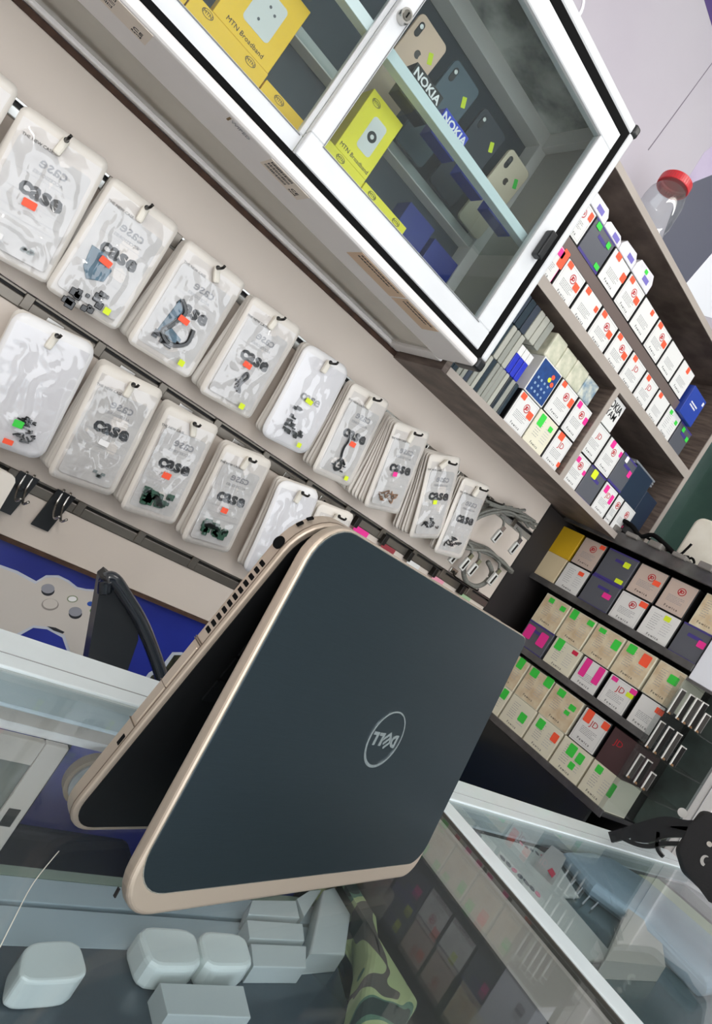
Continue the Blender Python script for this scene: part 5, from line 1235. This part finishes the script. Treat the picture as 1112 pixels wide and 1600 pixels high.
def dell():
    """four bold letters, the second tilted, stroke shapes; local x right, y up"""
    bm = B()
    def poly(pts): prism(bm, pts, 0, 0.0004)
    s = 0.0105
    def L(x0):
        poly([(x0, 0), (x0 + 0.0034, 0), (x0 + 0.0034, s), (x0, s)]) ; poly([(x0 + 0.0034, 0), (x0 + 0.0078, 0), (x0 + 0.0078, 0.0026), (x0 + 0.0034, 0.0026)])
    # D (outer/inner arcs)
    x0 = -0.0185
    poly([(x0, 0), (x0 + 0.003, 0), (x0 + 0.003, s), (x0, s)])
    n = 10
    for k in range(n):
        a0, a1 = -math.pi / 2 + math.pi * k / n, -math.pi / 2 + math.pi * (k + 1) / n
        c = (x0 + 0.003, s / 2)
        poly([(c[0] + 0.0062 * math.cos(a0), c[1] + s / 2 * math.sin(a0)), (c[0] + 0.0062 * math.cos(a1), c[1] + s / 2 * math.sin(a1)), (c[0] + 0.0034 * math.cos(a1), c[1] + (s / 2 - 0.0025) * math.sin(a1)), (c[0] + 0.0034 * math.cos(a0), c[1] + (s / 2 - 0.0025) * math.sin(a0))])
    # tilted E
    ca, sa = math.cos(math.radians(38)), math.sin(math.radians(38))
    def rot(p): return (-0.0042 + (p[0]) * ca - (p[1]) * sa, s / 2 + p[0] * sa + p[1] * ca)
    for (a, b_, c, d) in ((-0.0048, -0.0052, -0.002, 0.0052), (-0.002, 0.0030, 0.0052, 0.0052), (-0.002, -0.0011, 0.0052, 0.0011), (-0.002, -0.0052, 0.0052, -0.0030)):
        poly([rot((a, b_)), rot((c, b_)), rot((c, d)), rot((a, d))])
    L(0.0022); L(0.0108)
    return bm
tb = dell(); bmesh.ops.translate(tb, vec=(0, -0.00525, 0), verts=tb.verts)
link('logo_letters', tb, M_chr, lid, world=False, mtx=R180)
# base
BH = 0.2555
base = link('base', prism(B(), shp(LW + 0.001, BH, (0.032, 0.032, 0.026, 0.026), -0.0095, 0.001), 0.0, 0.0125, 0.0022, 3), M_tan, lp, world=False, mtx=FBs)
link('base_underside', prism(B(), shp(LW - 0.03, BH - 0.03, 0.022, 0.006, 0.016), 0.0120, 0.0190, 0.003, 3), mat('dark underside', (40, 40, 44), 0.6), base, world=False)
link('seam_line', prism(B(), shp(LW + 0.0016, BH + 0.0006, (0.0322, 0.0322, 0.0262, 0.0262), -0.0098, 0.0007), 0.0030, 0.0034), M_tand, base, world=False)
deck = link('deck', prism(B(), shp(LW - 0.0075, BH - 0.0085, (0.028, 0.028, 0.021, 0.021), -0.0053, 0.0052), -0.0005, 0.0001), mat('soft black deck', (14, 15, 17), 0.5), base, world=False)
kb = B()
for r_ in range(6):
    for c_ in range(15):
        u = 0.018 + c_ * 0.0195; v = 0.035 + r_ * 0.0185
        box(kb, u, v, -0.0018, u + 0.0168, v + 0.0158, -0.0005)
k_ = link('keyboard', kb, M_blkp, deck, world=False); k_['kind'] = 'stuff'
link('touchpad', prism(B(), shp(0.10, 0.055, 0.003, 0.105, 0.170), -0.0008, -0.0004), mat('touchpad', (22, 23, 26), 0.4), deck, world=False)
# side vents (u = -0.0095 plane), local x = u, y = v, z
uS = -0.00955
for k in range(11):
    v = 0.0455 + k * 0.00525
    link('vent_slot', box(B(), uS - 0.0004, v, 0.0046, uS + 0.002, v + 0.0034, 0.0098, bev=0.0006, seg=1), M_blk, base, world=False)
link('audio_jack', tube(B(), [(uS + 0.004, 0.0375 - 0.006, 0.0074), (uS - 0.0004, 0.0375 - 0.0068, 0.0074)], 0.0042, 24), M_blk, base, world=False)
link('card_slot', box(B(), uS - 0.0004, 0.183, 0.0042, uS + 0.002, 0.1905, 0.0070, bev=0.0004, seg=1), M_blk, base, world=False)
link('drive_door', box(B(), uS - 0.0006, 0.112, 0.0042, uS + 0.002, 0.1715, 0.0108, bev=0.0005, seg=1), M_tan, base, world=False)
for v in (0.108, 0.174, 0.1095, 0.143): link('panel_seam', box(B(), uS - 0.0007, v, 0.0032, uS + 0.001, v + 0.0004, 0.0118), M_tand, base, world=False)
for (u, v) in ((-0.0050, 0.0145), (-0.0008, 0.0086)):
    bmv = box(B(), -0.0022, -0.0006, -0.001, 0.0022, 0.0006, 0.001)
    link('corner_slot', bmv, M_blk, base, world=False, mtx=Matrix.Translation((u, v, 0.0080)) @ Matrix.Rotation(math.radians(-52 if u < -0.003 else -38), 4, 'Z'))
link('hinge', tube(B(), [(0.03, 0.004, 0.001), (0.30, 0.004, 0.001)], 0.0035, 12), M_blkp, lp, world=False, mtx=FL, smooth=True)
for (v, r_) in ((0.232, 0), ):
    link('lid_latch_mark', box(B(), -0.0093, v, -0.0062, -0.0085, v + 0.005, -0.0042), M_groove, lid, world=False)
for o in bpy.data.objects:
    if o.type == 'MESH' and o.data.users and len(o.data.materials) == 0: o.data.materials.append(M_card)
